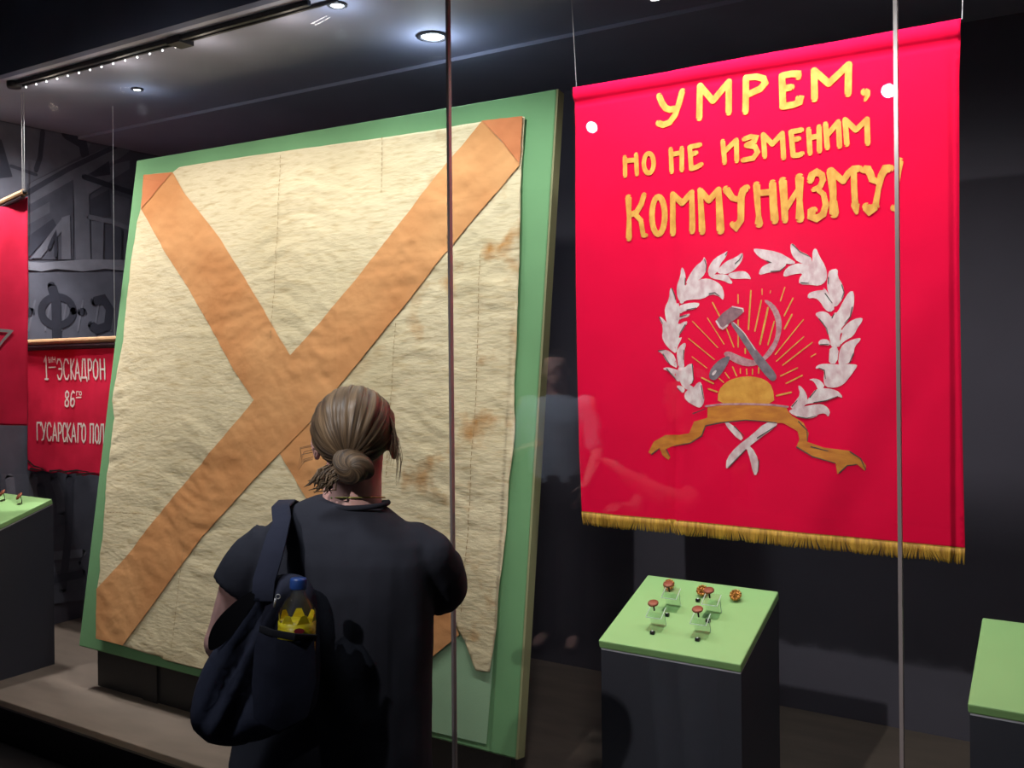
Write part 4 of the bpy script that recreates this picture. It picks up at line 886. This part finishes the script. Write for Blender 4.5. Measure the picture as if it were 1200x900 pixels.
# --- tote bag on the left shoulder
BD = -.215
bag = empty('tote_bag', TW((-.14, BD, .90)), label='dark navy cloth tote bag hanging from the visitor\'s shoulder', cat='bag')
M_BAG = mat('navy_canvas', (44, 48, 66), .85, spec=.2, var=.2, vscale=8, bump=.3, bscale=14)
M_BAGD = mat('black_canvas', (20, 21, 27), .9, spec=.15)
outl = [(300, 690), (318, 678), (345, 676), (360, 686), (370, 712), (371, 750), (372, 800), (366, 842), (335, 862), (292, 876), (262, 880), (235, 872), (219, 855), (217, 832), (228, 795), (243, 768), (262, 745), (285, 712)]
poly = [(PL(x, y, BD).x, PL(x, y, BD).z) for x, y in smooth_closed(outl, 2)]
pv, pf = fill(poly, .012); n0 = len(poly)
sg2 = [(Vector(poly[i]), Vector(poly[(i+1) % n0])) for i in range(n0)]
def bdist(p):
    p = Vector(p); m_ = 9
    for a, b2 in sg2:
        d = b2-a; t = max(0, min(1, (p-a).dot(d)/max(1e-9, d.dot(d)))); m_ = min(m_, (p-a-d*t).length)
    return m_
V = []; top_z = max(p[1] for p in poly)
for side in (-1, 1):
    for u, v in pv:
        e = min(1, bdist((u, v))/.055); th = math.sqrt(max(0, 1-(1-e)**2)); low = sstep(1.20, .98, v)
        th *= (.032+.038*low) if side < 0 else (.022+.03*low)
        th += .010*e*fbm(u*16+v*6, v*5, 3+side, 2) if side < 0 else 0
        if side < 0: th -= .020*e*math.exp(-((u+.185-(v-1.05)*.45)/.014)**2)+.014*e*math.exp(-((u+.235-(v-1.05)*.5)/.012)**2)-.010*e*math.exp(-((u+.205-(v-1.05)*.48)/.016)**2)
        V.append(TW((u, BD+.03+side*th, v)))
nn = len(pv)
o = make('bag_body', V, [t[::-1] for t in pf]+[tuple(i+nn for i in t) for t in pf], M_BAG, bag, True)
bm = bmesh.new(); bm.from_mesh(o.data); bmesh.ops.remove_doubles(bm, verts=bm.verts, dist=.0004); bmesh.ops.recalc_face_normals(bm, faces=bm.faces); bm.to_mesh(o.data); bm.free()
def band(name, pts, wd, m, thick=.004, nrm=(0, -1, 0)):
    """flat strap through local points"""
    P_ = [Vector(p) for p in pts]; g = G(); n = len(P_); V = []
    for i, p in enumerate(P_):
        t = (P_[min(i+1, n-1)]-P_[max(i-1, 0)]).normalized(); nv = Vector(nrm(p) if callable(nrm) else nrm); s = t.cross(nv).normalized(); nv = s.cross(t).normalized()
        w_ = (wd[i] if isinstance(wd, (list, tuple)) else wd)/2
        for a, b2 in ((-1, 0), (1, 0), (1, 1), (-1, 1)): V.append(TW(p+s*w_*a+nv*thick*b2))
    Fc = [(0, 1, 2, 3), tuple(4*(n-1)+k for k in (3, 2, 1, 0))]
    for i in range(n-1):
        for k in range(4): Fc.append((4*i+k, 4*i+4+k, 4*i+4+(k+1) % 4, 4*i+(k+1) % 4))
    o = make(name, V, Fc, m, bag, True); bevel(o, .0015, 2); return o
def pl3(px, py, dy): v = PL(px, py, dy); return v
band('shoulder_strap', [pl3(308, 705, -.215), pl3(310, 680, -.205), pl3(319, 650, -.185), pl3(325, 628, -.160), pl3(331, 611, -.115), (-.123, -.06, 1.437), (-.125, .0, 1.440), (-.128, .06, 1.425), (-.13, .12, 1.36), (-.135, .16, 1.27), (-.15, .15, 1.20)], [.040, .042, .042, .040, .038, .036, .036, .036, .036, .036, .036], M_BAG, .005, lambda p: Vector((0, -1, .2)) if p.y < -.10 else (Vector((0, -.3, 1)) if p.y < .08 else Vector((0, 1, .3))))
hp = [(PL(x, y, -.235).x, PL(x, y, -.235).z) for x, y in smooth_closed([(300, 694), (286, 699), (268, 711), (252, 728), (243, 746), (243, 765), (256, 760), (275, 742), (294, 712)], 2)]
v2, f2 = fill(hp, .012); nn = len(v2)
make('drooping_handle', [TW((u, -.225-.02*math.sin((v-1.1)*30)*0-.006, v)) for u, v in v2]+[TW((u, -.205, v)) for u, v in v2], [t[::-1] for t in f2]+[tuple(i+nn for i in t) for t in f2], M_BAGD, bag)
band('pocket_edge', [pl3(307, 737, -.290), pl3(322, 742, -.325), pl3(345, 746, -.338), pl3(369, 747, -.300)], .012, M_BAGD, .006, (0, -1, .15))
# side pocket front sheet
pk = [(PL(x, y, -.31).x, PL(x, y, -.31).z) for x, y in [(306, 737), (322, 742), (345, 747), (368, 748), (370, 800), (362, 838), (330, 850), (300, 838), (296, 800), (300, 760)]]
v2, f2 = fill(pk, .012); cxk = sum(p[0] for p in pk)/len(pk); V = []
for u, v in v2:
    e = max(0, 1-((u-cxk)/.068)**2); V.append(TW((u, BD-.045-.020*sstep(.93, 1.02, v)-.056*math.sqrt(e)*sstep(.93, 1.05, v)+.006*fbm(u*14, v*8, 2, 2), v)))
make('side_pocket', V, f2, M_BAG, bag, True)
g = G(); hk = PL(322, 703, -.262)
g.tube([TW(hk+Vector((.004*math.cos(k*.5236)+.006, 0, .004*math.sin(k*.5236)+.006))) for k in range(13)], .0009, 6, cap=False); g.tube([TW(hk+Vector((.002, -.002, .003))), TW(hk+Vector((-.001, -.003, -.012)))], [.0022, .0016], 8); g.out('zip_pull', M_STEEL, bag, True)
# --- drink bottle in the pocket
bc = PL(345, 743, -.288); bt = empty('drink_bottle', TW(bc+Vector((0, 0, -.10))), label='clear plastic drink bottle with yellow label and blue cap in the bag pocket', cat='bottle')
ax = (T((.03, .05, 1))).normalized(); base = TW(bc+Vector((0, 0, -.10)))
M_PET = pane_mat('clear_plastic', (.80, .84, .86), .03, 1.45)
M_LABEL = mat('yellow_label', (238, 214, 40), .35, var=.25, vscale=60, rgb2=(206, 176, 30), stretch=(1, 1, 3))
G().lathe(base, [(.030, 0), (.034, .006), (.0345, .10), (.0348, .125), (.031, .142), (.022, .158), (.0135, .170), (.0125, .184)], 28, ax).out('bottle_body', M_PET, bt, True)
ls = G().lathe(base, [(.0325, .004), (.0330, .10), (.0333, .122)], 28, ax).out('label_sleeve', M_LABEL, bt, True)
g = G(); q_ = ax.to_track_quat('Z', 'Y')
for k in range(7):
    an = 2*math.pi*k/7; V = [base+q_ @ Vector((.0331*math.cos(an+a_), .0331*math.sin(an+a_), z_)) for a_, z_ in ((-.42, .118), (.42, .118), (.18, .128), (-.18, .128))]
    V[2:] = [base+q_ @ Vector((.0322*math.cos(an+a_), .0322*math.sin(an+a_), z_)) for a_, z_ in ((.14, .137), (-.14, .137))]; g.add(V, [(0, 1, 2, 3)])
tag(g.out('label_petals', M_LABEL, ls), kind='stuff')
G().lathe(base, [(.0142, .178), (.0148, .180), (.0148, .194), (.0135, .197)], 24, ax).out('cap', mat('blue_cap', (34, 66, 130), .35), bt, True)
to_c = (CAM-base).normalized(); sidev = ax.cross(to_c).normalized(); fv = sidev.cross(ax).normalized()
if fv.dot(to_c) < 0: fv = -fv
g = G(); V = []
for k in range(17):
    an = 2*math.pi*k/16; V.append(base+ax*(.112+.005*math.sin(an))+(fv*.0350+sidev*(.009*math.cos(an)+.004)))
g.add([base+ax*.112+fv*.0352+sidev*.004]+V, [(0, k+1, k+2) for k in range(16)]); g.out('label_emblem', mat('maroon_print', (120, 30, 40), .5), ls)

# --- the second visitor: stands outside the frame, seen only as a reflection in the glass
MP = Vector((-2.68, .05, 0))
man = empty('person', MP, label='person in a blue grey shirt and dark trousers reflected in the glass', cat='person')
MF = Vector((.25, 1, 0)).normalized(); MR = Vector((MF.y, -MF.x, 0))
def TM(p): p = Vector(p); return MR*p.x+MF*p.y+UP*p.z
def TMW(p): return TM(p)+MP
g = G()
g.ball((0, .01, 1.66), (.073, .092, .088), 22, 14); g.ball((0, .05, 1.60), (.054, .055, .066), 18, 12); g.ball((0, .085, 1.56), (.026, .02, .02), 12, 8)
g.tube([(0, .095, 1.66), (0, .115, 1.62)], [.009, .013], 10); g.ball((0, .1, 1.585), (.023, .009, .01), 12, 8)
for sx in (-1, 1): g.ball((sx*.08, .0, 1.62), (.009, .018, .03), 12, 8)
g.tube([(0, 0, 1.44), (0, .005, 1.52), (0, .015, 1.58)], [.066, .060, .058], 16)
st = [(.92, .165, .115), (1.05, .155, .11), (1.2, .165, .115), (1.36, .18, .11), (1.44, .14, .085), (1.48, .08, .065)]
g.tube([(0, 0, z) for z, a, b2 in st], [a for z, a, b2 in st], 24, flat=[b2/a for z, a, b2 in st], ref=(1, 0, 0))
for sx in (-1, 1):
    limb(g, [(sx*.09, 0, .93), (sx*.09, .01, .5), (sx*.09, -.015, .09)], [.088, .06, .042]); limb(g, [(sx*.09, -.02, .06), (sx*.10, .13, .045)], [.042, .036])
limb(g, [(.19, 0, 1.43), (.235, .0, 1.20), (.245, .03, 1.13), (.22, .16, 1.02), (.205, .2, .98)], [.056, .046, .043, .032, .028])
limb(g, [(-.19, 0, 1.43), (-.235, .0, 1.20), (-.245, .03, 1.13), (-.18, .2, 1.16), (-.12, .27, 1.2)], [.056, .046, .043, .032, .028])
hand(g, (.205, .2, .98), (-.1, .7, -.7), (-1, 0, 0), (0, .5, .7), 1, .5); hand(g, (-.12, .27, 1.2), (.6, .6, .3), (.5, -.2, -.9), (0, 0, 1), 1, .5)
g.v = [TM(v) for v in g.v]; remesh('body', g, M_SKIN, man, .010, 4)
g = G()
st = [(.98, .175, .13), (1.08, .172, .128), (1.2, .178, .128), (1.36, .188, .122), (1.44, .15, .096), (1.49, .075, .07)]
g.tube([(0, 0, z) for z, a, b2 in st], [a for z, a, b2 in st], 24, flat=[b2/a for z, a, b2 in st], ref=(1, 0, 0))
for sx in (-1, 1): limb(g, [(sx*.17, 0, 1.425), (sx*.215, .0, 1.29), (sx*.228, .0, 1.20)], [.068, .064, .062])
g.v = [TM(v) for v in g.v]; remesh('shirt', g, mat('blue_grey_shirt', (176, 186, 206), .8, var=.1, vscale=8), man, .010, 4, lambda c: .004*fbm(c.x*12, c.z*9, c.y*12, 2))
g = G(); g.tube([(0, 0, 1.04), (0, 0, .86)], [.178, .182], 24, flat=.72, ref=(1, 0, 0))
for sx in (-1, 1): limb(g, [(sx*.092, 0, .9), (sx*.092, .01, .5), (sx*.092, -.012, .08)], [.10, .075, .065])
g.v = [TM(v) for v in g.v]; remesh('trousers', g, mat('black_trousers', (26, 26, 30), .85), man, .014, 4)
for sx in (-1, 1):
    g = G(); g.tube([(sx*.095, -.08, .05), (sx*.095, .05, .05), (sx*.1, .17, .03)], [.04, .046, .03], 14, flat=.85, ref=(1, 0, 0)); g.v = [TM(v) for v in g.v]; remesh('shoe', g, mat('black_shoe', (24, 22, 22), .4), man, .012, 3)
hair_shell('hair', man, TMW, (0, -.002, 1.672), (.079, .098, .086), (0, -.3, .95), hair_mat('dark_hair', (24, 20, 18), (50, 42, 36)), lambda d: 1-.3*max(0, min(1, (d.y-.2)/.3))*max(0, min(1, (.5-d.z)/.3))-.25*max(0, min(1, (-.35-d.z)/.3)), seg=60, rings=30)
for sx in (-1, 1):
    ey = G().ball(TMW((sx*.03, .094, 1.665)), .0105, 10, 8).out('eye', M_EYE, man, True); G().ball(TMW((sx*.03, .102, 1.665)), .005, 8, 6).out('iris', M_IRIS, ey, True)
